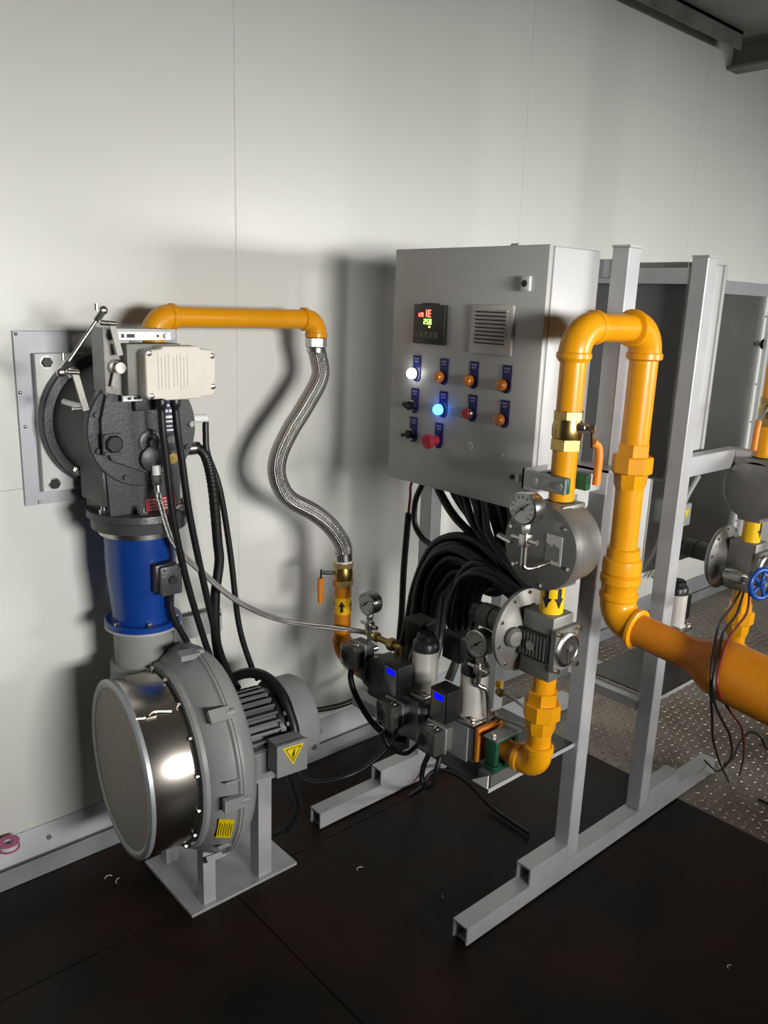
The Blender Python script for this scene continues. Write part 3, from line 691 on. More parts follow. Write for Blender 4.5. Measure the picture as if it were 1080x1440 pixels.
# stand
MB().box(0.822, 1.140, 1.573, 1.835, 0.0, 0.008).build('base_plate', 'frame_paint', bl, False)
MB().box(0.862, 0.896, 1.585, 1.615, 0.008, 0.165).build('leg', 'frame_paint', bl, False)
MB().box(0.862, 0.896, 1.785, 1.815, 0.008, 0.22).build('leg', 'frame_paint', bl, False)
MB().box(1.025, 1.065, 1.585, 1.592, 0.008, 0.300).box(1.025, 1.030, 1.592, 1.625, 0.008, 0.300).build('leg', 'frame_paint', bl, False)
MB().box(1.025, 1.065, 1.80, 1.807, 0.008, 0.300).build('leg', 'frame_paint', bl, False)
MB().box(0.985, 1.135, 1.580, 1.812, 0.296, 0.306).build('motor_shelf', 'frame_paint', bl, False)
MB().box(1.0, 1.12, 1.60, 1.79, 0.306, 0.332).build('motor_foot', 'motor_grey', bl, False)

# ================================================================== GAS LINE ON THE WALL SIDE
def pipe_elbow_parts(m_pts, r):
    return MB().tube(m_pts, r, 28, 1)
gp = thing('gas_pipe', 'yellow gas pipe with elbows running level from burner to braided hose', 'pipe', (1.13, 1.82, 1.37))
zp, yp, xl, xr = 1.4505, 1.82, 0.893, 1.367
MB().cyl((xl+0.050, yp, zp), (xr-0.040, yp, zp), 0.0252, seg=32).build('pipe', 'yellow', gp)
e1 = MB().tube(arc((xl+0.045, yp, zp-0.045), (xl, yp, zp-0.045), (xl+0.045, yp, zp), 10), 0.0295, 28, 1).build('elbow', 'yellow', gp)
MB().lathe((xl+0.040, yp, zp), (1, 0, 0), [(0, 0.0295), (0.003, 0.032), (0.013, 0.032), (0.016, 0.029)], 28).build('elbow_collar', 'yellow', e1)
MB().cyl((xl, yp, zp-0.045), (xl, yp, 1.315), 0.0252, seg=28).build('drop_pipe', 'yellow', gp)
e2 = MB().tube(arc((xr-0.038, yp, zp-0.038), (xr, yp, zp-0.038), (xr-0.038, yp, zp), 10), 0.0275, 28, 1).build('elbow', 'yellow', gp)
MB().lathe((xr-0.048, yp, zp), (1, 0, 0), [(0, 0.028), (0.003, 0.031), (0.012, 0.031), (0.015, 0.028)], 28).build('elbow_collar', 'yellow', e2)
MB().lathe((xr, yp, zp-0.034), (0, 0, -1), [(0, 0.028), (0.002, 0.0305), (0.012, 0.0305), (0.014, 0.027)], 28).build('elbow_collar', 'yellow', e2)

bh = thing('braided_hose', 'thick S-bent steel braided gas hose hanging from the level yellow pipe', 'hose', (1.38, 1.76, 0.80))
raw = [(1.354, 1.339), (1.352, 1.301), (1.305, 1.227), (1.255, 1.163), (1.219, 1.099), (1.214, 1.042), (1.249, 0.979), (1.334, 0.927), (1.398, 0.875), (1.432, 0.825)]
hp = []
for i_, (x, z) in enumerate(raw):
    y = 1.818-0.09*i_/(len(raw)-1); k_ = y/1.78
    hp.append((x*k_, y, 1.5+(z-1.5)*k_))
hp = [(xr, 1.82, 1.375)] + [(xr+0.006, 1.819, 1.355)] + hp[1:]
hp[-1] = (1.397, 1.722, 0.835); hp.append((1.399, 1.718, 0.800))
MB().tube(hp, 0.0245, 28, 8).build('braid', 'braid', bh)
n1 = MB().hexn((xr, 1.82, 1.402), (xr, 1.82, 1.378), 0.030).build('top_nut', 'steel', bh)
MB().cyl((xr, 1.82, 1.410), (xr, 1.82, 1.400), 0.022, seg=24).build('thread', 'steel', n1)
MB().cyl((xr, 1.82, 1.378), (xr, 1.82, 1.362), 0.0255, seg=28, bev=0.002).build('ferrule', 'steel', bh)
MB().cyl((1.398, 1.720, 0.812), (1.399, 1.718, 0.788), 0.0262, seg=28, bev=0.002).build('ferrule', 'steel', bh)
MB().cyl((1.399, 1.718, 0.790), (1.399, 1.718, 0.784), 0.0255, seg=28).build('seal_tape', 'white', bh)

def ball_valve(name, label, c, axis_up, zt, zb, r, hpts, mat='brass'):
    t = thing(name, label, 'valve', (c[0], c[1], zb))
    MB().hexn((c[0], c[1], zb), (c[0], c[1], zb+(zt-zb)*0.30), r*1.12).build('hex_end', mat, t)
    MB().hexn((c[0], c[1], zt-(zt-zb)*0.22), (c[0], c[1], zt), r*1.08).build('hex_end', mat, t)
    MB().lathe((c[0], c[1], zb+(zt-zb)*0.28), (0, 0, 1), [(0, r*0.95), ((zt-zb)*0.08, r*1.04), ((zt-zb)*0.30, r*1.06), ((zt-zb)*0.44, r*0.98), ((zt-zb)*0.52, r*0.95)], 28).build('body', mat, t)
    return t
v1 = ball_valve('ball_valve', 'brass ball valve with orange lever below the braided hose', (1.399, 1.718), 1, 0.786, 0.712, 0.0265, None)
MB().cyl((1.380, 1.735, 0.752), (1.352, 1.757, 0.752), 0.007, seg=12).build('stem', 'steel', v1)
MB().obox((1.350, 1.759, 0.742), (0, 0, 1), (1, 1, 0), (1, -1, 0), 0.036, 0.012, 0.004).build('lever_neck', 'black_plastic', v1, False)
MB().tube([(1.350, 1.759, 0.735), (1.349, 1.760, 0.715), (1.350, 1.760, 0.672), (1.350, 1.760, 0.660)], 0.0085, 12, 4).build('lever', 'handle_orange', v1)

rs = thing('riser_pipe', 'yellow riser pipe with black up arrow below the brass valve', 'pipe', (1.40, 1.718, 0.48))
MB().cyl((1.399, 1.718, 0.550), (1.399, 1.718, 0.714), 0.0245, seg=32).build('pipe', 'orange_pipe', rs)
bd = MB().cyl((1.399, 1.718, 0.632), (1.399, 1.718, 0.682), 0.0250, seg=32).build('flow_band', 'yellow_band', rs)
MB().tube(arc((1.399, 1.672, 0.552), (1.399, 1.718, 0.552), (1.399, 1.672, 0.506), 10), 0.0285, 24, 1).build('elbow', 'orange_pipe', rs)
MB().lathe((1.399, 1.680, 0.506), (0, -1, 0), [(0, 0.0285), (0.004, 0.033), (0.035, 0.036), (0.065, 0.040), (0.085, 0.040), (0.090, 0.034)], 24).build('reducer', 'orange_pipe', rs)
def cyl_arrow(c, r, ang, z0, z1, hw, up, par):
    """arrow printed round a vertical pipe"""
    m = MB(); h = z1-z0; n = 6
    def strip(za, zb2, wa, wb2):
        pts = []; fs = []
        for k in range(n+1):
            for zz, ww in ((za, wa), (zb2, wb2)):
                a = ang+(k/n*2-1)*ww; pts.append((c[0]+r*math.cos(a), c[1]+r*math.sin(a), zz))
        for k in range(n): fs.append((2*k, 2*k+2, 2*k+3, 2*k+1))
        m.add(pts, fs)
    zm = z0+h*0.5
    if up:
        strip(z0, zm, hw*0.42, hw*0.42); strip(zm, z1, hw, 0.03)
    else:
        strip(zm, z1, hw*0.42, hw*0.42); strip(z0, zm, 0.03, hw)
    return m.build('flow_arrow', 'black', par)
va = math.atan2(-1.718, -1.399)
for a in (va-0.10, va+1.25, va-1.5):
    cyl_arrow((1.399, 1.718), 0.0254, a, 0.641, 0.673, 0.42, True, bd)

# pilot hose
ph = thing('pilot_hose', 'thin steel braided pilot hose sagging from burner to gas train', 'hose', (1.1, 1.70, 0.58))
php = [(0.838, 1.715, 1.068), (0.839, 1.705, 1.032), (0.868, 1.70, 0.933), (0.951, 1.70, 0.837), (1.051, 1.70, 0.742), (1.184, 1.70, 0.663), (1.340, 1.675, 0.612), (1.395, 1.62, 0.605), (1.40, 1.592, 0.606)]
MB().tube(php, 0.0072, 12, 8).build('braid', 'braid', ph)
f1 = MB().hexn((0.838, 1.717, 1.100), (0.838, 1.715, 1.076), 0.0115).build('swivel_nut', 'steel', ph)
MB().cyl((0.838, 1.718, 1.122), (0.838, 1.717, 1.100), 0.0105, seg=18).build('white_union', 'white', f1)
MB().cyl((0.838, 1.715, 1.078), (0.838, 1.713, 1.060), 0.0082, seg=14).build('ferrule', 'steel', ph)
MB().cyl((1.400, 1.605, 0.606), (1.400, 1.580, 0.606), 0.0095, seg=14).build('ferrule', 'brass', ph)

# pressure gauges facing along -X
def gauge(c, label, zb, r=0.034, vd=1):
    t = thing('pressure_gauge', label, 'gauge', (c[0]+0.015, c[1], zb), 'round steel pressure gauges on the gas trains')
    MB().lathe((c[0]+0.034, c[1], c[2]), (-1, 0, 0), [(0, r*0.88), (0.004, r*0.95), (0.026, r*0.95), (0.028, r), (0.034, r), (0.035, r*0.90), (0.031, r*0.86)], 36, caps=True).build('case', 'steel', t)
    d = MB().cyl((c[0]+0.006, c[1], c[2]), (c[0]-0.0005, c[1], c[2]), r*0.87, seg=32).build('dial', 'dial', t)
    for k in range(11):
        a = R(-45+27*k); q = Vector((c[0]-0.0010, c[1]+math.cos(a)*r*0.70, c[2]+math.sin(a)*r*0.70))
        MB().obox(q, (0, math.cos(a), math.sin(a)), (0, -math.sin(a), math.cos(a)), (1, 0, 0), r*0.16, r*0.035, 0.0006).build('tick', 'black', d, False)
    MB().obox((c[0]-0.0022, c[1]+r*0.02, c[2]), (0, 0.75, -0.62), (0, 0.62, 0.75), (1, 0, 0), r*1.15, r*0.06, 0.0008).build('needle', 'black', d, False)
    MB().cyl((c[0]-0.001, c[1], c[2]), (c[0]-0.003, c[1], c[2]), r*0.10, seg=12).build('hub', 'black', d)
    xs_ = c[0]+0.016
    MB().hexn((xs_, c[1], c[2]-r-0.016), (xs_, c[1], c[2]-r+0.002), 0.0095).build('socket', 'steel', t)
    MB().cyl((xs_, c[1], c[2]-r-0.016), (xs_, c[1], zb), 0.0065, seg=14).build('stem', 'steel', t)
    zv = c[2]-r-0.032
    vb = MB().box(xs_-0.010, xs_+0.010, c[1]-0.010, c[1]+0.010, zv-0.014, zv+0.012, bev=0.002).build('needle_valve', 'steel', t)
    MB().cyl((xs_, c[1]-0.010, zv), (xs_, c[1]-0.030, zv), 0.006, seg=12).build('bonnet', 'steel', vb)
    MB().cyl((xs_, c[1]+0.010, zv), (xs_, c[1]+0.034*vd, zv), 0.005, seg=12).build('side_port', 'steel', vb)
    return t

# ================================================================== GAS TRAINS (near one, then its mirror image behind)
TX, TY = 1.40, 1.0
def yell(prof_o, axis, prof, name, par, seg=28, mat='yellow'):
    return MB().lathe(prof_o, axis, prof, seg).build(name, mat, par)
def union(x, y, z0, z1, par, mat='yellow', r=0.029):
    h = z1-z0
    u = MB().lathe((x, y, z0+h*0.34), (0, 0, 1), [(0, r*1.36), (h*0.03, r*1.46), (h*0.36, r*1.46), (h*0.39, r*1.36)], 8, ph=R(22)).build('union_nut', mat, par, True, 30)
    MB().lathe((x, y, z0+h*0.72), (0, 0, 1), [(0, r*1.20), (h*0.26, r*1.20), (h*0.28, r*1.12)], 6).build('union_top', mat, u, True, 30)
    MB().lathe((x, y, z0), (0, 0, 1), [(0, r*1.06), (h*0.10, r*1.18), (h*0.35, r*1.25)], 8).build('union_tail', mat, u, True, 30)
    return u

def coil_valve(y, n, lab):
    t = thing('solenoid_valve', lab, 'valve', (TX, y, 0.404), 'solenoid valves on the gas trains')
    MB().box(TX-0.042, TX+0.042, y-0.050, y+0.055, 0.430, 0.520, bev=0.004).build('valve_body', 'valve_grey', t)
    for dx in (-0.043, 0.043):
        MB().box(TX+dx-0.003, TX+dx+0.003, y-0.030, y+0.035, 0.425, 0.515, bev=0.001, seg=1).build('side_cover', 'galv', t, False)
    MB().box(TX-0.046, TX+0.046, y-0.046, y+0.046, 0.520, 0.532, bev=0.004).build('top_flange', 'steel', t)
    for dx in (-0.036, 0.036):
        for dy in (-0.036, 0.036):
            MB().hexn((TX+dx, y+dy, 0.532), (TX+dx, y+dy, 0.541), 0.0075).build('flange_bolt', 'chrome', t)
    MB().lathe((TX, y, 0.532), (0, 0, 1), [(0, 0.040), (0.008, 0.0345), (0.105, 0.0345), (0.107, 0.033)], 32).build('coil', 'coil_grey', t)
    MB().lathe((TX, y, 0.639), (0, 0, 1), [(0, 0.0350), (0.020, 0.0345), (0.026, 0.030), (0.030, 0.026), (0.040, 0.025), (0.044, 0.020)], 24).build('cap', 'cap_black', t)
    cb_ = MB().box(TX-0.098, TX-0.046, y-0.004, y+0.052, 0.530, 0.612, bev=0.003).build('connector_box', 'black_plastic', t)
    MB().box(TX-0.1000, TX-0.0978, y+0.002, y+0.046, 0.534, 0.606, bev=0.0005, seg=1).build('clear_front', 'smoke_plastic', cb_)
    MB().box(TX-0.1012, TX-0.0998, y+0.008, y+0.036, 0.588, 0.602).build('blue_display', 'led_blue', cb_, False)
    MB().box(TX-0.048, TX-0.030, y+0.008, y+0.040, 0.560, 0.590).build('plug_neck', 'black_plastic', cb_, False)
    return t

def pressure_switch(c, lab):
    t = thing('pressure_switch', lab, 'switch', (c[0], c[1], c[2]-0.03), 'clear-covered pressure switches on the near gas train')
    MB().box(c[0]-0.004, c[0]+0.030, c[1]-0.030, c[1]+0.030, c[2]-0.030, c[2]+0.032, bev=0.003).build('body', 'switch_body', t)
    cv_ = MB().box(c[0]-0.044, c[0]-0.004, c[1]-0.032, c[1]+0.032, c[2]-0.032, c[2]+0.034, bev=0.006).build('cover', 'smoke_plastic', t)
    MB().box(c[0]-0.008, c[0]-0.002, c[1]-0.034, c[1]+0.034, c[2]-0.034, c[2]+0.036, bev=0.002).build('rim', 'galv', t)
    MB().lathe((c[0]-0.018, c[1]-0.012, c[2]+0.033), (0, 0, 1), [(0, 0.0085), (0.003, 0.0085), (0.0045, 0.0065)], 16).build('cover_screw', 'chrome', cv_)
    MB().cyl((c[0]-0.044, c[1]+0.008, c[2]+0.002), (c[0]-0.047, c[1]+0.008, c[2]+0.002), 0.014, seg=18).build('setting_dial', 'dial' if False else 'black_plastic', cv_)
    MB().lathe((c[0]-0.020, c[1]+0.010, c[2]-0.030), (0, 0, -1), [(0, 0.009), (0.012, 0.009), (0.016, 0.0065), (0.022, 0.006)], 12).build('cable_gland', 'black_plastic', t)
    MB().cyl((c[0]+0.030, c[1], c[2]), (c[0]+0.062, c[1], c[2]), 0.010, seg=14).build('port', 'bolt', t)
    return t

def train(near):
    A = 'near' if near else 'far'
    # top ball valve
    if near:
        v = ball_valve('ball_valve', 'brass ball valve with drooping orange lever beside the control cabinet', (TX, TY), 1, 1.300, 1.218, 0.030, None)
        MB().lathe((TX, TY-0.026, 1.268), (0.45, -1, 0), [(0, 0.012), (0.014, 0.011), (0.016, 0.008), (0.024, 0.008)], 12).build('stem', 'steel', v)
        MB().hexn((TX+0.012, TY-0.046, 1.268), (TX+0.016, TY-0.056, 1.268), 0.010).build('stem_nut', 'bolt', v)
        MB().obox((TX+0.018, TY-0.050, 1.250), (0.14, 0, -1), (0.9, 0.4, 0.14), (-0.4, 0.9, 0), 0.042, 0.018, 0.004).build('lever_neck', 'steel', v, False)
        MB().tube([(TX+0.020, TY-0.052, 1.240), (TX+0.034, TY-0.056, 1.228), (TX+0.037, TY-0.058, 1.200), (TX+0.036, TY-0.058, 1.150)], 0.0085, 12, 5).build('lever', 'handle_orange', v)
    else:
        v = ball_valve('ball_valve', 'brass ball valve on the far train cut off by the right edge', (TX, TY), 1, 1.280, 1.200, 0.030, None)
        MB().lathe((TX+0.02, TY, 1.252), (1, -0.2, 0), [(0, 0.012), (0.020, 0.010), (0.026, 0.008)], 12).build('stem', 'steel', v)
        MB().obox((TX+0.060, TY-0.005, 1.235), (0.7, 0, -0.7), (0, 1, 0), (0.7, 0, 0.7), 0.055, 0.014, 0.004).build('lever_neck', 'steel', v, False)
        MB().tube([(TX+0.075, TY-0.006, 1.220), (TX+0.084, TY-0.008, 1.195), (TX+0.086, TY-0.008, 1.140)], 0.0085, 12, 5).build('lever', 'handle_orange', v)
    # straight pipe through the clamp into the filter
    sp = thing('pipe_nipple', f'short yellow vertical pipe between {A} ball valve and gas filter', 'pipe', (TX, TY, 1.10))
    MB().cyl((TX, TY, 1.104), (TX, TY, 1.222), 0.0265, seg=32).build('pipe', 'yellow', sp)
    MB().cyl((TX, TY, 1.104), (TX, TY, 1.112), 0.0285, seg=32, bev=0.002).build('thread_seal', 'dark_slot', sp)
    if near:
        cl = thing('pipe_clamp', 'green pipe clamp with grey steel cover high on the vertical pipe', 'clamp', (TX, TY, 1.13))
        MB().box(TX-0.040, TX-0.0268, TY-0.040, TY+0.040, 1.134, 1.168, bev=0.003).box(TX+0.0268, TX+0.045, TY-0.040, TY+0.040, 1.134, 1.168, bev=0.003).box(TX-0.0268, TX+0.0268, TY+0.0268, TY+0.040, 1.134, 1.168).build('clamp_block', 'green_clamp', cl)
        cp = MB().box(TX-0.046, TX-0.040, TY-0.040, TY+0.046, 1.134, 1.168, bev=0.001, seg=1).build('cover_plate', 'clamp_steel', cl, False)
        for yy in (TY-0.028, TY+0.035):
            MB().hexn((TX-0.046, yy, 1.151), (TX-0.052, yy, 1.151), 0.008).build('bolt', 'clamp_steel', cp)
    # drum filter with its face along -X
    fz = 1.018
    ft = thing('gas_filter', f'round cast aluminium gas filter drum of the {A} gas train', 'filter', (TX, TY, 0.93))
    MB().lathe((TX+0.040, TY, fz), (-1, 0, 0), [(0, 0.080), (0.006, 0.088), (0.048, 0.090), (0.054, 0.093), (0.089, 0.093), (0.091, 0.091)], 48).build('drum', 'cast_alu', ft)
    cvr = MB().lathe((TX-0.050, TY, fz), (-1, 0, 0), [(0, 0.093), (0.010, 0.093), (0.012, 0.090)], 48).build('cover', 'cast_alu' if not near else 'alu_dark', ft)
    for k in range(6):
        a = R(20+60*k); q = Vector((TX-0.061, TY+0.082*math.cos(a), fz+0.082*math.sin(a)))
        MB().cyl(q, q+Vector((-0.004, 0, 0)), 0.004, seg=10).build('cover_screw', 'bolt', cvr)
    MB().box(TX-0.040, TX+0.040, TY-0.036, TY+0.036, fz+0.070, 1.108, bev=0.004).build('inlet_boss', 'cast_alu', ft)
    MB().box(TX-0.036, TX+0.036, TY-0.034, TY+0.034, 0.925, fz-0.070, bev=0.004).build('outlet_boss', 'cast_alu', ft)
    if near:
        lbp = MB().box(TX-0.0635, TX-0.0615, TY-0.058, TY-0.018, fz-0.028, fz+0.034).build('rating_label', 'dial', ft, False)
        for k in range(6):
            MB().box(TX-0.0642, TX-0.0634, TY-0.053+0.006*k, TY-0.050+0.006*k, fz-0.020, fz+0.010+0.003*(k % 3)).build('print_line', 'alu_dark', lbp, False)
        pg_ = MB().hexn((TX-0.062, TY+0.028, fz+0.052), (TX-0.070, TY+0.028, fz+0.052), 0.0095).build('test_plug', 'galv', ft)
        MB().cyl((TX-0.070, TY+0.028, fz+0.052), (TX-0.072, TY+0.028, fz+0.052), 0.005, seg=10).build('plug_screw', 'black', pg_)
        gg = gauge((1.255, 0.985, 1.115), 'round steel pressure gauge in front of the gas filter drum', 1.000)
        MB().tube([(1.271, 0.985, 1.002), (1.271, 0.985, 0.994), (1.278, 0.979, 0.988), (1.300, 0.972, 0.990), (1.338, 0.970, 0.993)], 0.0060, 12, 4).build('elbow_tube', 'chrome', gg)
        MB().cyl((1.271, 1.02, 1.035), (1.271, 1.055, 1.042), 0.006, seg=12).build('bleed_port', 'bolt', gg)
    # arrow-marked nipple
    ap = thing('pipe_nipple', f'short yellow pipe with black down arrows below the {A} gas filter', 'pipe', (TX, TY, 0.86))
    MB().cyl((TX, TY, 0.856), (TX, TY, 0.930), 0.0262, seg=32).build('pipe', 'yellow_band', ap)
    vv = math.atan2(-TY, -TX)
    for a in (vv-0.45, vv+0.65):
        cyl_arrow((TX, TY), 0.0266, a if near else PI-a-1.3, 0.876, 0.921, 0.46, False, ap)
    # regulator
    rz = 0.790
    rg = thing('gas_regulator', f'grey cast gas regulator with round diaphragm case on the {A} train', 'regulator', (TX, TY, 0.71))
    MB().box(TX-0.036, TX+0.036, TY-0.036, TY+0.046, 0.713, 0.862, bev=0.004).build('body', 'cast_alu', rg)
    MB().prism([(-0.05, -0.048), (0.05, -0.048), (0.05, 0.048), (-0.05, 0.048)], (TX, TY-0.036, rz), (0.8, 0, 0), (0, 0, 1), (0, -0.012, 0)).build('front_flange', 'cast_alu', rg, False)
    wn = MB().lathe((TX, TY-0.048, rz), (0, -1, 0), [(0, 0.040), (0.006, 0.040), (0.009, 0.036), (0.010, 0.032), (0.008, 0.030)], 36).build('round_cover', 'steel', rg)
    MB().obox((TX, TY-0.0585, rz-0.012), (0, 0, 1), (1, 0, 0), (0, 1, 0), 0.036, 0.006, 0.004).build('cover_rib', 'steel', wn, False)
    MB().cyl((TX, TY-0.055, rz+0.004), (TX, TY-0.061, rz+0.004), 0.007, seg=14).build('cover_knob', 'alu_dark', wn)
    for dx in (-0.034, 0.034):
        for dz in (-0.042, 0.042):
            MB().cyl((TX+dx, TY-0.048, rz+dz), (TX+dx, TY-0.058, rz+dz), 0.006, seg=12).build('cover_bolt', 'chrome', rg)
    pw = MB().box(TX-0.046, TX-0.036, TY-0.030, TY+0.050, rz-0.032, rz+0.032, bev=0.003).build('side_cover', 'black_plastic', rg)
    for k in range(8):
        MB().box(TX-0.0475, TX-0.0458, TY-0.026+0.009*k, TY-0.022+0.009*k, rz-0.026, rz+0.026).build('rib', 'alu_dark', pw, False)
    MB().cyl((TX-0.046, TY+0.010, rz), (TX-0.052, TY+0.010, rz), 0.011, seg=16).build('adjuster', 'steel', pw)
    MB().lathe((TX, TY+0.046, rz+0.004), (0, 1, 0), [(0, 0.045), (0.016, 0.070), (0.022, 0.092), (0.024, 0.097), (0.032, 0.097), (0.034, 0.094), (0.040, 0.090), (0.058, 0.050), (0.062, 0.036)], 48).build('diaphragm_case', 'cast_alu', rg)
    for k in range(10):
        a = 2*PI*k/10+0.2; q = Vector((TX+0.090*math.cos(a), TY+0.068, rz+0.004+0.090*math.sin(a)))
        MB().cyl(q, q+Vector((0, -0.004, 0)), 0.004, seg=8).build('case_screw', 'bolt', rg)
    MB().lathe((TX-0.052, TY+0.058, rz+0.006), (-0.35, -1, 0), [(0, 0.024), (0.012, 0.023), (0.018, 0.017), (0.019, 0.005)], 24).build('vent_boss', 'cast_alu', rg)
    MB().lathe((TX, TY+0.106, rz+0.004), (0, 1, 0), [(0, 0.034), (0.010, 0.029), (0.045, 0.029), (0.047, 0.026), (0.050, 0.026), (0.052, 0.029), (0.085, 0.029), (0.090, 0.024)], 28).build('spring_housing', 'valve_grey', rg)
    MB().lathe((TX, TY+0.196, rz+0.004), (0, 1, 0), [(0, 0.026), (0.018, 0.026), (0.020, 0.022)], 12).build('spring_cap', 'black_plastic', rg)
    # lower pipe, union, elbow
    lp = thing('drop_pipe', f'yellow drop pipe with union and bottom elbow under the {A} regulator', 'pipe', (TX, TY, 0.46))
    MB().cyl((TX, TY, 0.655), (TX, TY, 0.716), 0.0262, seg=32).build('pipe', 'yellow', lp)
    union(TX, TY, 0.570, 0.672, lp)
    MB().cyl((TX, TY, 0.520), (TX, TY, 0.580), 0.0262, seg=32).build('pipe', 'yellow', lp)
    e = MB().tube([(TX, TY, 0.530), (TX, TY, 0.515)] + arc((TX, TY+0.030, 0.512), (TX, TY, 0.512), (TX, TY+0.030, 0.482), 8) + [(TX, TY+0.050, 0.482)], 0.0315, 28, 1).build('elbow', 'yellow', lp)
    MB().lathe((TX, TY, 0.538), (0, 0, -1), [(0, 0.031), (0.003, 0.0345), (0.016, 0.0345), (0.018, 0.032)], 28).build('elbow_collar', 'yellow', e)
    MB().lathe((TX, TY+0.040, 0.482), (0, 1, 0), [(0, 0.032), (0.003, 0.0345), (0.014, 0.0345), (0.016, 0.031)], 28).build('elbow_collar', 'yellow', e)
    MB().cyl((TX, TY+0.050, 0.482), (TX, TY+0.155, 0.482), 0.0262, seg=28).build('pipe', 'orange_pipe', lp)
    if near:
        cl = thing('pipe_clamp', 'green pipe clamp standing on the shelf beside the bottom elbow', 'clamp', (TX, TY+0.10, 0.404))
        MB().box(TX-0.042, TX-0.0265, TY+0.088, TY+0.122, 0.446, 0.516, bev=0.003).box(TX+0.0265, TX+0.042, TY+0.088, TY+0.122, 0.446, 0.516, bev=0.003).box(TX-0.0265, TX+0.0265, TY+0.088, TY+0.122, 0.5085, 0.516).box(TX-0.042, TX+0.042, TY+0.088, TY+0.122, 0.434, 0.4555, bev=0.003).build('clamp_block', 'green_clamp', cl)
        MB().box(TX-0.046, TX+0.046, TY+0.084, TY+0.126, 0.516, 0.521, bev=0.001, seg=1).build('cover_plate', 'clamp_steel', cl, False)
        MB().box(TX-0.055, TX+0.055, TY+0.086, TY+0.126, 0.404, 0.434, bev=0.001, seg=1).build('rail_foot', 'valve_grey', cl, False)
        MB().hexn((TX-0.033, TY+0.105, 0.521), (TX-0.033, TY+0.105, 0.528), 0.007).build('bolt', 'bolt', cl)
        fg = MB().box(TX-0.044, TX+0.044, TY+0.142, TY+0.154, 0.438, 0.526, bev=0.002).build('inlet_flange', 'orange_pipe', lp)
    # two solenoid valves in line
    coil_valve(1.205, 2, f'grey solenoid valve with black cap nearest the {A} bottom elbow')
    if near:
        coil_valve(1.375, 1, 'grey solenoid valve with black cap below the black cable bundle')
        mb = thing('valve_manifold', 'dark valve block linking both solenoid valves of the near train', 'manifold', (TX, 1.45, 0.404))
        MB().box(TX-0.035, TX+0.035, 1.262, 1.324, 0.440, 0.512, bev=0.004).build('link_block', 'valve_grey', mb)
        MB().box(TX-0.040, TX+0.040, 1.432, 1.555, 0.450, 0.560, bev=0.006).build('end_block', 'valve_grey', mb)
        MB().lathe((TX, 1.555, 0.506), (0, 1, 0), [(0, 0.050), (0.012, 0.050), (0.014, 0.046), (0.036, 0.042)], 28).build('outlet_flange', 'valve_grey', mb)
        MB().box(TX-0.03, TX+0.03, 1.44, 1.52, 0.404, 0.450).build('foot', 'valve_grey', mb, False)
        for yy in (1.448, 1.535):
            MB().hexn((TX-0.030, yy, 0.560), (TX-0.030, yy, 0.568), 0.0075).build('bolt', 'chrome', mb)
        pressure_switch((1.366, 1.600, 0.556), 'clear-covered pressure switch right beside the yellow riser pipe')
        pressure_switch((1.335, 1.410, 0.468), 'clear-covered pressure switch low under the rear blue-lit connector')
        pressure_switch((1.335, 1.255, 0.466), 'clear-covered pressure switch lowest of all, under the front blue-lit connector')
        gauge((1.372, 1.585, 0.705), 'round steel pressure gauge beside the riser pipe with up arrow', 0.540)
        g2 = gauge((1.352, 1.165, 0.738), 'small round pressure gauge beside the regulator diaphragm case', 0.640)
        MB().tube([(1.368, 1.165, 0.642), (1.368, 1.165, 0.632), (1.372, 1.160, 0.626), (1.385, 1.150, 0.612), (1.398, 1.150, 0.530)], 0.0055, 10, 4).build('impulse_tube', 'steel', g2)
        # rear connector boxes among the cables
        for c, lb_ in (((1.470, 1.470, 0.640), 'black connector box behind the rear solenoid valve cap'), ((1.490, 1.345, 0.640), 'black connector box under the second cable bundle')):
            k = thing('connector_box', lb_, 'connector', (c[0], c[1], c[2]-0.04))
            MB().box(c[0]-0.028, c[0]+0.028, c[1]-0.032, c[1]+0.032, c[2]-0.040, c[2]+0.030, bev=0.004).build('housing', 'black_plastic', k)
            MB().box(c[0]-0.030, c[0]+0.030, c[1]-0.034, c[1]+0.034, c[2]+0.030, c[2]+0.036, bev=0.002).build('lid', 'valve_grey', k)
            MB().cyl((c[0], c[1], c[2]-0.04), (c[0]-0.03, c[1], 0.545), 0.012, seg=14).build('stem', 'valve_grey', k)
        tf_ = thing('pilot_tee', 'brass pilot gas tee between the riser gauge and rear valve', 'fitting', (1.40, 1.53, 0.58))
        MB().cyl((1.400, 1.585, 0.606), (1.400, 1.470, 0.606), 0.009, seg=16).build('pipe', 'brass', tf_)
        MB().hexn((1.400, 1.578, 0.606), (1.400, 1.560, 0.606), 0.014).build('hex_nut', 'brass', tf_)
        MB().hexn((1.400, 1.515, 0.606), (1.400, 1.495, 0.606), 0.018).build('hex_nut', 'brass', tf_)
        MB().cyl((1.400, 1.480, 0.606), (1.400, 1.480, 0.555), 0.011, seg=16).build('branch', 'brass', tf_)
        # small impulse tube with bleed cock on the right of the front valve
        it = thing('impulse_line', 'thin bent steel impulse tube beside the front solenoid valve', 'tube', (1.44, 1.12, 0.50))
        MB().tube([(1.45, 1.16, 0.585), (1.46, 1.13, 0.580), (1.475, 1.05, 0.545), (1.46, 1.045, 0.535), (1.44, 1.12, 0.530), (1.435, 1.16, 0.528)], 0.0038, 10, 5).build('tube', 'galv', it)
        MB().hexn((1.45, 1.172, 0.588), (1.45, 1.155, 0.584), 0.010).build('lamp_nut', 'brass', it)
        MB().lathe((1.45, 1.168, 0.600), (0, 0, 1), [(0, 0.009), (0.012, 0.009), (0.014, 0.006)], 12).build('yellow_cap', 'yellow_band', it)

train(True)
MIR = True
train(False)
MIR = False

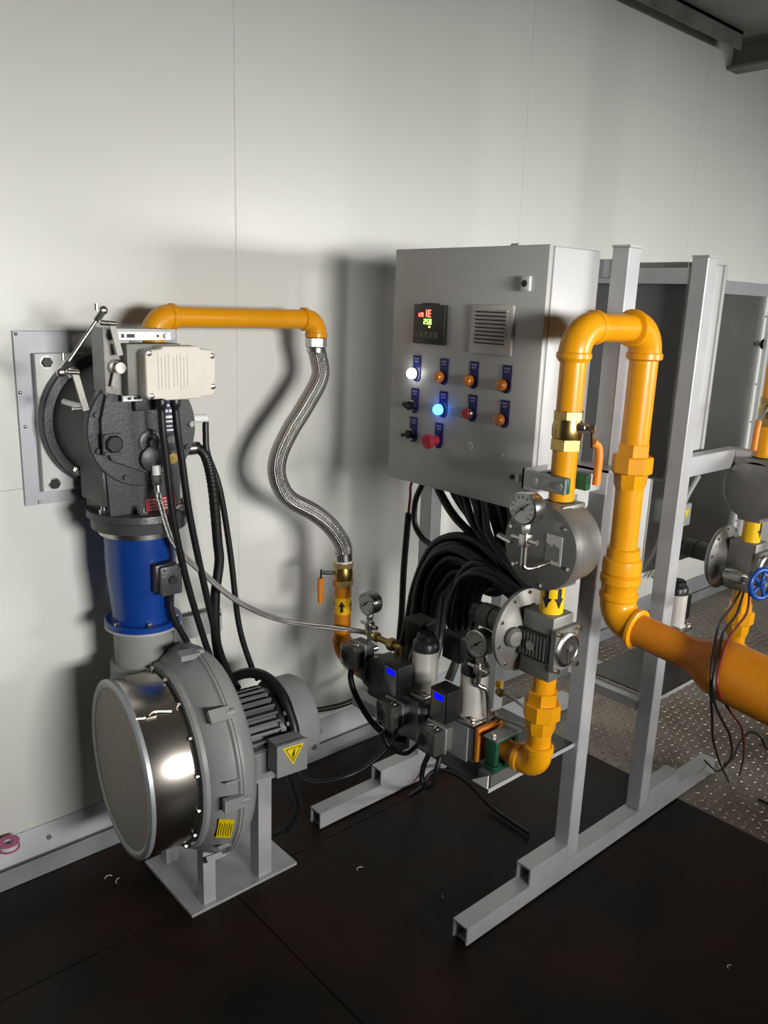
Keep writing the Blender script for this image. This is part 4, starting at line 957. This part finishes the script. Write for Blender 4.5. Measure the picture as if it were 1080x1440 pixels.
# ================================================================== U-SHAPED INLET AND HEADER
UY = 1.0; UXR = 1.662; zt = 1.466
up = thing('inlet_pipe', 'yellow U-bend inlet pipe rising over the frame post beside the cabinet', 'pipe', (1.66, UY, 0.78))
MB().cyl((TX, UY, 1.298), (TX, UY, zt-0.05), 0.0268, seg=32).build('left_leg', 'yellow', up)
e = MB().tube(arc((TX+0.055, UY, zt-0.055), (TX, UY, zt-0.055), (TX+0.055, UY, zt), 10), 0.0325, 32, 1).build('elbow', 'yellow', up)
MB().lathe((TX, UY, zt-0.048), (0, 0, -1), [(0, 0.0325), (0.003, 0.0355), (0.012, 0.0355), (0.015, 0.033), (0.020, 0.030)], 32).build('elbow_collar', 'yellow', e)
MB().lathe((TX+0.050, UY, zt), (1, 0, 0), [(0, 0.0325), (0.003, 0.0355), (0.013, 0.0355), (0.016, 0.031)], 32).build('elbow_collar', 'yellow', e)
MB().cyl((TX+0.055, UY, zt), (UXR-0.060, UY, zt), 0.0295, seg=32).build('top_pipe', 'yellow', up)
e = MB().tube(arc((UXR-0.058, UY, zt-0.058), (UXR-0.058, UY, zt), (UXR, UY, zt-0.058), 10), 0.0365, 32, 1).build('elbow', 'yellow', up)
MB().lathe((UXR-0.052, UY, zt), (-1, 0, 0), [(0, 0.0365), (0.003, 0.0400), (0.014, 0.0400), (0.018, 0.034)], 32).build('elbow_collar', 'yellow', e)
MB().lathe((UXR, UY, zt-0.052), (0, 0, -1), [(0, 0.0365), (0.003, 0.0400), (0.014, 0.0400), (0.018, 0.034)], 32).build('elbow_collar', 'yellow', e)
MB().cyl((UXR, UY, 1.185), (UXR, UY, zt-0.055), 0.0318, seg=32).build('right_leg', 'yellow', up)
union(UXR, UY, 1.105, 1.210, up, r=0.0318)
MB().cyl((UXR+0.002, UY, 0.935), (UXR, UY, 1.115), 0.0318, seg=32).build('right_leg', 'yellow', up)
# wrapped joint above the bottom elbow
MB().lathe((UXR+0.004, UY, 0.962), (0, 0, -1), [(0, 0.032), (0.004, 0.0385), (0.026, 0.0385), (0.030, 0.044), (0.040, 0.0455), (0.062, 0.0455), (0.066, 0.041), (0.070, 0.0470), (0.086, 0.0475), (0.092, 0.043), (0.112, 0.042), (0.116, 0.046), (0.126, 0.046), (0.130, 0.042)], 36).build('wrapped_joint', 'yellow', up)
e = MB().tube([(UXR+0.005, UY, 0.850), (UXR+0.005, UY, 0.832)] + arc((UXR+0.005, UY-0.052, 0.828), (UXR+0.005, UY, 0.828), (UXR+0.005, UY-0.052, 0.776), 10) + [(UXR+0.005, UY-0.060, 0.776)], 0.0425, 32, 1).build('bottom_elbow', 'yellow', up)
hd = thing('gas_header', 'wide yellow gas header tapering out towards the right edge', 'pipe', (UXR, 0.6, 0.70))
HX, HZ = UXR+0.007, 0.772
HD = Vector((0, -1, -0.105)).normalized(); H0 = Vector((HX, UY-0.050, HZ))
MB().lathe(H0, HD, [(0, 0.043), (0.002, 0.049), (0.010, 0.049), (0.013, 0.044)], 36).build('collar', 'yellow', hd)
MB().lathe(H0+HD*0.005, HD, [(0, 0.0385), (0.135, 0.0385)], 36).build('neck_pipe', 'orange_pipe', hd)
MB().lathe(H0+HD*0.138, HD, [(0, 0.0390), (0.014, 0.0405), (0.040, 0.050), (0.066, 0.062), (0.095, 0.0665), (0.110, 0.0670)], 40).build('reducer', 'orange_pipe', hd)
MB().lathe(H0+HD*0.248, HD, [(0, 0.0670), (2.36, 0.0670)], 40).build('main_pipe', 'orange_pipe', hd)

# pipe of the far train that rises past its valve
MIR = True
rp2 = thing('riser_pipe', 'yellow riser above the far ball valve at the right edge', 'pipe', (TX, TY, 1.28))
MB().cyl((TX, TY, 1.278), (TX, TY, ZC), 0.0268, seg=28).build('pipe', 'yellow', rp2)
MIR = False
# blue handwheel valve near the far regulator
hw = thing('handwheel_valve', 'blue handwheel valve hanging beside the far gas regulator', 'valve', (2.215, 0.90, 0.75))
wc = Vector((2.215, 0.895, 0.785)); ax = Vector((-0.35, -1, 0.1)).normalized()
MB().torus(wc, ax, 0.040, 0.0075, 36, 10).build('rim', 'wheel_blue', hw)
a_, u_, v_ = frame_of(ax)
for k in range(5):
    d = u_*math.cos(2*PI*k/5)+v_*math.sin(2*PI*k/5)
    MB().cyl(wc+d*0.008, wc+d*0.038, 0.0045, 0.0055, seg=10).build('spoke', 'wheel_blue', hw)
MB().cyl(wc-ax*0.010, wc+ax*0.010, 0.012, seg=16).build('hub', 'wheel_blue', hw)
MB().cyl(wc+ax*0.008, wc+ax*0.016, 0.006, seg=10).build('spindle_nut', 'bolt', hw)
MB().cyl(wc-ax*0.010, wc-ax*0.085, 0.008, seg=14).build('spindle', 'steel', hw)
MB().lathe(wc-ax*0.060, -ax, [(0, 0.014), (0.02, 0.022), (0.06, 0.022)], 20).build('bonnet', 'steel', hw)

# ================================================================== CABLES
def cable(label, pts, r, mat='rubber', group=None, name='cable', sub=7, seg=10):
    return tag(MB().tube(pts, r, seg, sub).build(name, mat), label, 'cable', group)
G1 = 'black cables hanging from the control cabinet'
starts = [1.545, 1.500, 1.470, 1.440, 1.405, 1.370, 1.330, 1.290, 1.255, 1.220]
places = ['leftmost', 'second from the left', 'third from the left', 'fourth from the left', 'fifth from the left', 'fifth from the right', 'fourth from the right', 'third from the right', 'second from the right', 'rightmost']
for k, y in enumerate(starts):
    jx = random.uniform(-0.035, 0.035); o1 = random.uniform(-0.02, 0.02)
    x = 1.575+jx*0.5
    nm = 'black cable leaving the cabinet bottom, %s of the row' % places[k]
    sag = 0.16-0.012*k
    if k % 3 != 2:      # swings over into the big bundle that drops behind the rear valve
        e = 0.012*k; j2 = (k % 3-0.5)*0.018
        pts = [(x, y, 1.044), (x+0.005, y-0.025, 1.0), (1.585+jx, y-sag*0.55, 0.945), (1.600+jx, y-sag-0.02, 0.885),
               (1.610+jx, max(1.13, y-sag-0.06), 0.835+o1), (1.595+jx, 1.175+e*0.3, 0.790+o1), (1.570+jx*0.7, 1.215+e*0.5, 0.812+o1), (1.575+jx, 1.335+j2, 0.885-0.012*k*0.6),
               (1.580+jx, 1.438+j2, 0.902-e*0.75), (1.580+jx, 1.535-e*0.35+j2*0.4, 0.850-e*0.8), (1.575+jx, 1.592-e*0.75, 0.720), (1.565+jx*0.8, 1.612-e*0.95, 0.580), (1.530+jx*0.5, 1.608-e, 0.500), (1.47, 1.56-e, 0.47)]
    else:               # the smaller bundle to the front valve
        pts = [(x, y, 1.044), (x+0.004, y-0.02, 1.0), (1.57+jx, y-sag*0.6, 0.940), (1.56+jx, max(1.14, y-sag-0.05), 0.870),
               (1.545+jx*0.5, 1.13, 0.815), (1.52+jx*0.4, 1.165, 0.822), (1.505+jx*0.4, 1.285+o1, 0.858+o1*0.5), (1.503+jx*0.4, 1.352+o1*0.6, 0.825), (1.500+jx*0.4, 1.376, 0.755), (1.497+jx*0.3, 1.380, 0.690), (1.492, 1.350, 0.665)]
    c = cable(nm, pts, 0.0098 if k % 2 else 0.0115, group=G1)
    MB().lathe((x, y, 1.046), (0, 0, -1), [(0, 0.015), (0.008, 0.015), (0.012, 0.012), (0.018, 0.011)], 12).build('gland_nut', 'black_plastic', c)
# extra lines of the bundle that come out of the cabinet's underside further back
for k in range(9):
    j = random.uniform(-0.035, 0.035); e = 0.011*k
    pts = [(1.63, 1.20+0.03*k, 1.044), (1.63, 1.19+0.025*k, 0.99), (1.635+j, 1.17+0.02*k, 0.91), (1.62+j, 1.165+0.015*k, 0.83), (1.60+j, 1.20+0.01*k, 0.800),
           (1.60+j, 1.33, 0.862-e), (1.60+j, 1.44, 0.885-e), (1.595+j, 1.53-e*0.5, 0.835-e), (1.59+j, 1.570-e*0.7, 0.70), (1.58+j, 1.585-e*0.8, 0.56), (1.54, 1.575-e, 0.485), (1.48, 1.53-e*0.6, 0.47)]
    cable('black cable woven deep inside the thick bundle under the cabinet', pts, 0.015, group='black cables inside the thick bundle under the cabinet')
for k in range(4):
    j = 0.016*(k-1.5)
    pts = [(1.63+j, 1.155, 1.044), (1.62+j, 1.15, 0.98), (1.60+j, 1.135, 0.90), (1.575+j, 1.13, 0.84), (1.545+j, 1.18, 0.830), (1.525+j, 1.270, 0.862-0.010*k), (1.520+j, 1.338-0.008*k, 0.830-0.01*k), (1.515+j, 1.362-0.010*k, 0.760), (1.510+j, 1.362-0.010*k, 0.680), (1.495, 1.345, 0.650)]
    cable('black cable in the smaller bundle dropping to the front valve', pts, 0.0105, group='black cables of the smaller bundle')
cable('black cable looping out left below the cabinet corner', [(1.60, 1.600, 1.044), (1.60, 1.622, 1.0), (1.60, 1.645, 0.949), (1.60, 1.644, 0.886), (1.60, 1.612, 0.850), (1.598, 1.560, 0.835), (1.60, 1.50, 0.82)], 0.0085)
hs = thing('heat_shrink_cable', 'thin red wire entering a black sleeve left of the cable bundle', 'cable', (1.6, 1.67, 0.49))
MB().tube([(1.60, 1.622, 1.05), (1.60, 1.664, 1.0), (1.60, 1.667, 0.956), (1.60, 1.672, 0.901)], 0.004, 8, 5).build('red_wire', 'wire_red', hs)
MB().tube([(1.60, 1.671, 0.908), (1.60, 1.674, 0.860), (1.60, 1.681, 0.735), (1.60, 1.682, 0.599), (1.58, 1.668, 0.500), (1.54, 1.63, 0.46)], 0.0098, 10, 6).build('sleeve', 'rubber', hs)

cable('black cable from the left gland of the beige actuator', [(0.838, 1.682, 1.252), (0.840, 1.682, 1.20), (0.848, 1.685, 1.13), (0.862, 1.69, 1.005), (0.893, 1.70, 0.858), (0.94, 1.715, 0.700), (0.978, 1.725, 0.590), (1.01, 1.735, 0.52)], 0.0085)
cable('black cable from the right gland of the beige actuator', [(0.872, 1.682, 1.252), (0.876, 1.682, 1.20), (0.886, 1.685, 1.135), (0.905, 1.69, 1.000), (0.945, 1.70, 0.815), (0.993, 1.715, 0.630), (1.028, 1.725, 0.545), (1.06, 1.735, 0.49)], 0.0085)
cd_ = thing('corrugated_conduit', 'black corrugated conduit with tape hanging right of the burner', 'conduit', (1.0, 1.75, 0.53))
cpts = [(0.966, 1.775, 1.141), (0.982, 1.765, 1.135), (0.993, 1.755, 1.105), (1.003, 1.75, 1.035), (1.013, 1.75, 0.905), (1.017, 1.75, 0.848), (1.004, 1.75, 0.757), (1.004, 1.75, 0.640), (1.022, 1.745, 0.535), (1.05, 1.74, 0.49)]
MB().tube(cpts, 0.0125, 14, 8).build('sleeve', 'rubber', cd_)
cc = catmull(cpts, 8)
for k in range(14, 30):
    d = (cc[k+1]-cc[k-1]).normalized()
    MB().torus(cc[k], d, 0.0122, 0.0016, 14, 6).build('rib', 'black_plastic', cd_)
MB().lathe((0.967, 1.775, 1.142), (1, -0.2, -0.1), [(0, 0.0155), (0.012, 0.0155), (0.014, 0.013)], 16).build('conduit_nut', 'black_plastic', cd_)
cable('black ignition cable dropping from the white plug', [(0.996, 1.768, 1.205), (0.994, 1.765, 1.18), (0.995, 1.76, 1.128), (1.022, 1.75, 1.035), (1.050, 1.75, 0.862), (1.070, 1.745, 0.665), (1.100, 1.735, 0.545), (1.118, 1.73, 0.50)], 0.0078)
cable('black cable curling down from the blue duct terminal box', [(0.868, 1.728, 0.784), (0.869, 1.727, 0.760), (0.880, 1.726, 0.725), (0.918, 1.728, 0.648), (0.950, 1.735, 0.590), (0.985, 1.74, 0.53)], 0.0078)
cable('thick black cable wrapped over the motor end', [(1.00, 1.75, 0.500), (1.04, 1.73, 0.528), (1.070, 1.69, 0.548), (1.092, 1.64, 0.545), (1.098, 1.585, 0.517), (1.100, 1.548, 0.470), (1.098, 1.530, 0.435), (1.09, 1.525, 0.40)], 0.014)
cable('black cable along the skirting behind the motor', [(1.20, 1.80, 0.34), (1.30, 1.79, 0.315), (1.335, 1.77, 0.318), (1.43, 1.755, 0.312), (1.527, 1.75, 0.320), (1.60, 1.74, 0.345), (1.62, 1.70, 0.45)], 0.0085)
cable('black cable sagging from motor terminal box to the valves', [(1.08, 1.50, 0.375), (1.09, 1.49, 0.330), (1.140, 1.48, 0.302), (1.220, 1.47, 0.292), (1.278, 1.45, 0.312), (1.340, 1.43, 0.365), (1.37, 1.43, 0.42)], 0.0065)
cable('black cable dropping to the floor below the motor', [(1.055, 1.51, 0.375), (1.09, 1.52, 0.28), (1.12, 1.54, 0.20), (1.10, 1.56, 0.14), (1.09, 1.60, 0.10)], 0.009)
cable('black cable drooping from the pressure switch beside the riser', [(1.346, 1.610, 0.506), (1.345, 1.608, 0.480), (1.348, 1.590, 0.440), (1.350, 1.53, 0.390), (1.36, 1.47, 0.365), (1.39, 1.42, 0.36)], 0.0085)
cable('black cable loop under the lowest pressure switch', [(1.315, 1.265, 0.416), (1.305, 1.270, 0.385), (1.300, 1.268, 0.352), (1.300, 1.250, 0.340), (1.300, 1.228, 0.360), (1.302, 1.222, 0.400), (1.315, 1.225, 0.430)], 0.0068)
cable('black cable loop under the middle pressure switch', [(1.315, 1.420, 0.416), (1.315, 1.435, 0.395), (1.33, 1.417, 0.360), (1.33, 1.362, 0.370), (1.34, 1.325, 0.410)], 0.0060)
cable('black cable running along the floor under the frame', [(1.31, 1.25, 0.345), (1.40, 1.40, 0.20), (1.60, 1.58, 0.03), (1.698, 1.60, 0.062), (1.735, 1.513, 0.060), (1.745, 1.40, 0.015), (1.74, 1.25, 0.010)], 0.006)
for k, (lab, pts, mt) in enumerate((
        ('thin black wire hanging leftmost over the header', [(2.30, 0.985, 0.72), (2.05, 0.895, 0.755), (1.78, 0.798, 0.812), (1.66, 0.749, 0.822), (1.598, 0.721, 0.775), (1.600, 0.715, 0.718), (1.72, 0.759, 0.609), (1.95, 0.848, 0.423), (2.18, 0.919, 0.235), (2.482, 1.007, 0.006)], 'rubber'),
        ('thin black wire over the header curling back to the rail end', [(2.30, 0.975, 0.72), (2.00, 0.858, 0.760), (1.76, 0.774, 0.808), (1.66, 0.737, 0.820), (1.592, 0.710, 0.765), (1.600, 0.706, 0.704), (1.72, 0.737, 0.609), (1.95, 0.807, 0.452), (2.20, 0.898, 0.254), (2.40, 1.014, 0.075), (2.45, 1.084, 0.062)], 'rubber'),
        ('thin dark red wire hanging rightmost over the header', [(2.30, 0.960, 0.73), (2.05, 0.853, 0.756), (1.80, 0.767, 0.803), (1.665, 0.724, 0.821), (1.598, 0.705, 0.773), (1.600, 0.697, 0.725), (1.70, 0.706, 0.640), (1.90, 0.760, 0.510), (2.15, 0.844, 0.310), (2.553, 1.005, 0.006)], 'wire_red'))):
    cable(lab, pts, 0.0032, mt, group='thin wires hanging in front of the header', name='wire', seg=8)
cable('thin black wire trailing from the right onto the tread plate', [(2.95, 1.05, 0.006), (2.75, 1.00, 0.03), (2.62, 0.98, 0.13), (2.50, 0.97, 0.20), (2.42, 0.965, 0.20), (2.36, 0.955, 0.17), (2.30, 0.955, 0.165)], 0.004, name='wire')
cable('thin black wire lying on the tread plate by the rail end', [(2.60, 0.70, 0.006), (2.52, 0.78, 0.006), (2.47, 0.84, 0.006), (2.46, 0.90, 0.006)], 0.004, name='wire')
# loose cables behind the second post, under the second cabinet
for k in range(5):
    j = 0.018*k
    cable('black cable hanging below the second cabinet, behind the yellow inlet pipe', [(2.15+j, 1.30+j, 1.044), (2.13+j, 1.32+j, 0.98), (2.12+j, 1.42+j*0.5, 0.88), (2.13+j, 1.45+j*0.5, 0.76), (2.16+j, 1.40, 0.64), (2.22, 1.36, 0.57)], 0.011, group='black cables below the second cabinet')

# ================================================================== FAR WALL PANEL AND BOX
ap = thing('access_panel', 'dark polished steel access panel with pale edge strips on the far wall', 'panel', (4.1, WY, 0.27))
MB().box(3.48, 4.375, WY-0.012, WY-0.001, 0.268, 1.60, bev=0.002, seg=1).build('steel_sheet', 'polished', ap, False)
MB().box(3.48, 4.43, WY-0.020, WY-0.001, 1.60, 1.662).build('top_strip', 'galv_plate', ap, False)
MB().box(4.375, 4.405, WY-0.022, WY-0.001, 0.268, 1.60).build('edge_strip', 'white', ap, False)
dd = MB().box(4.405, 5.0, WY-0.045, WY-0.001, 0.20, 1.72, bev=0.003, seg=1).build('white_door', 'cabinet_white', ap, False)
for z in (1.36, 0.70):
    hg = MB().prism([(0, 0), (0.09, 0.035), (0.09, -0.035)], (4.33, WY-0.012, z), (1, 0, 0), (0, 0, 1), (0, -0.010, 0)).build('hinge', 'steel', ap, False)
    for dx, dz in ((0.03, 0), (0.07, 0.018), (0.07, -0.018)):
        MB().cyl((4.33+dx, WY-0.022, z+dz), (4.33+dx, WY-0.026, z+dz), 0.007, seg=10).build('hinge_screw', 'black', hg)
for z in (0.4, 0.62, 0.95, 1.15, 1.5):
    MB().cyl((4.39, WY-0.022, z), (4.39, WY-0.025, z), 0.006, seg=8).build('screw', 'alu_dark', ap)
jb = thing('junction_box', 'small grey junction box with yellow warning triangle on the far panel', 'box', (3.70, 1.93, 0.49))
MB().box(3.655, 3.745, 1.90, WY-0.012, 0.49, 0.60, bev=0.004).build('box', 'conduit_grey', jb)
MB().prism([(-0.024, 0.02), (0.024, 0.02), (0, -0.026)], (3.70, 1.8995, 0.553), (1, 0, 0), (0, 0, 1), (0, -0.001, 0)).build('warning_triangle', 'label_yellow', jb, False)
MB().tube([(3.72, 1.93, 0.60), (3.75, 1.93, 0.64), (3.83, 1.93, 0.72)], 0.012, 12, 4).build('conduit', 'conduit_grey', jb)
MB().tube([(3.69, 1.94, 0.49), (3.70, 1.94, 0.42), (3.66, 1.94, 0.33), (3.56, 1.94, 0.24)], 0.010, 12, 5).build('conduit', 'conduit_grey', jb)
MB().tube([(3.67, 1.94, 0.49), (3.675, 1.94, 0.42), (3.63, 1.94, 0.33), (3.52, 1.94, 0.25)], 0.010, 12, 5).build('conduit', 'conduit_grey', jb)

# ================================================================== SMALL THINGS
ts = thing('tape_spool', 'pink spool of white thread seal tape on the skirting ledge', 'tape', (0.512, 1.945, 0.066))
for z in (0.1335, 0.1495):
    MB().ring((0.512, 1.940, z), (0.512, 1.940, z+0.003), 0.026, 0.012, 32).build('flange', 'tape_pink', ts)
MB().ring((0.512, 1.940, 0.1365), (0.512, 1.940, 0.1495), 0.022, 0.012, 32).build('tape', 'white', ts)
for (x, y, a, lab) in ((0.722, 1.845, 0.3, 'scrap of pale plastic on the floor, nearest the skirting'), (0.735, 1.815, 1.2, 'curled pale plastic scrap on the floor left of the blower'),
                       (1.262, 1.452, 0.2, 'bent pale scrap on the floor in front of the rear rail'), (1.362, 1.229, 1.5, 'tiny pale scrap on the dark floor between the rails'),
                       (1.723, 0.633, 0.5, 'short white stick on the floor at the lower right')):
    d = Vector((math.cos(a), math.sin(a), 0)); n = Vector((-d.y, d.x, 0)); q = Vector((x, y, 0.0018))
    L_ = 0.010 if x > 1.3 else 0.016
    tag(MB().tube([q-d*L_*0.6, q-d*L_*0.2+n*0.004, q+d*L_*0.2+Vector((0, 0, 0.003)), q+d*L_*0.6-n*0.005], 0.0009, 6, 3).build('plastic_scrap', 'white'), lab, 'scrap')
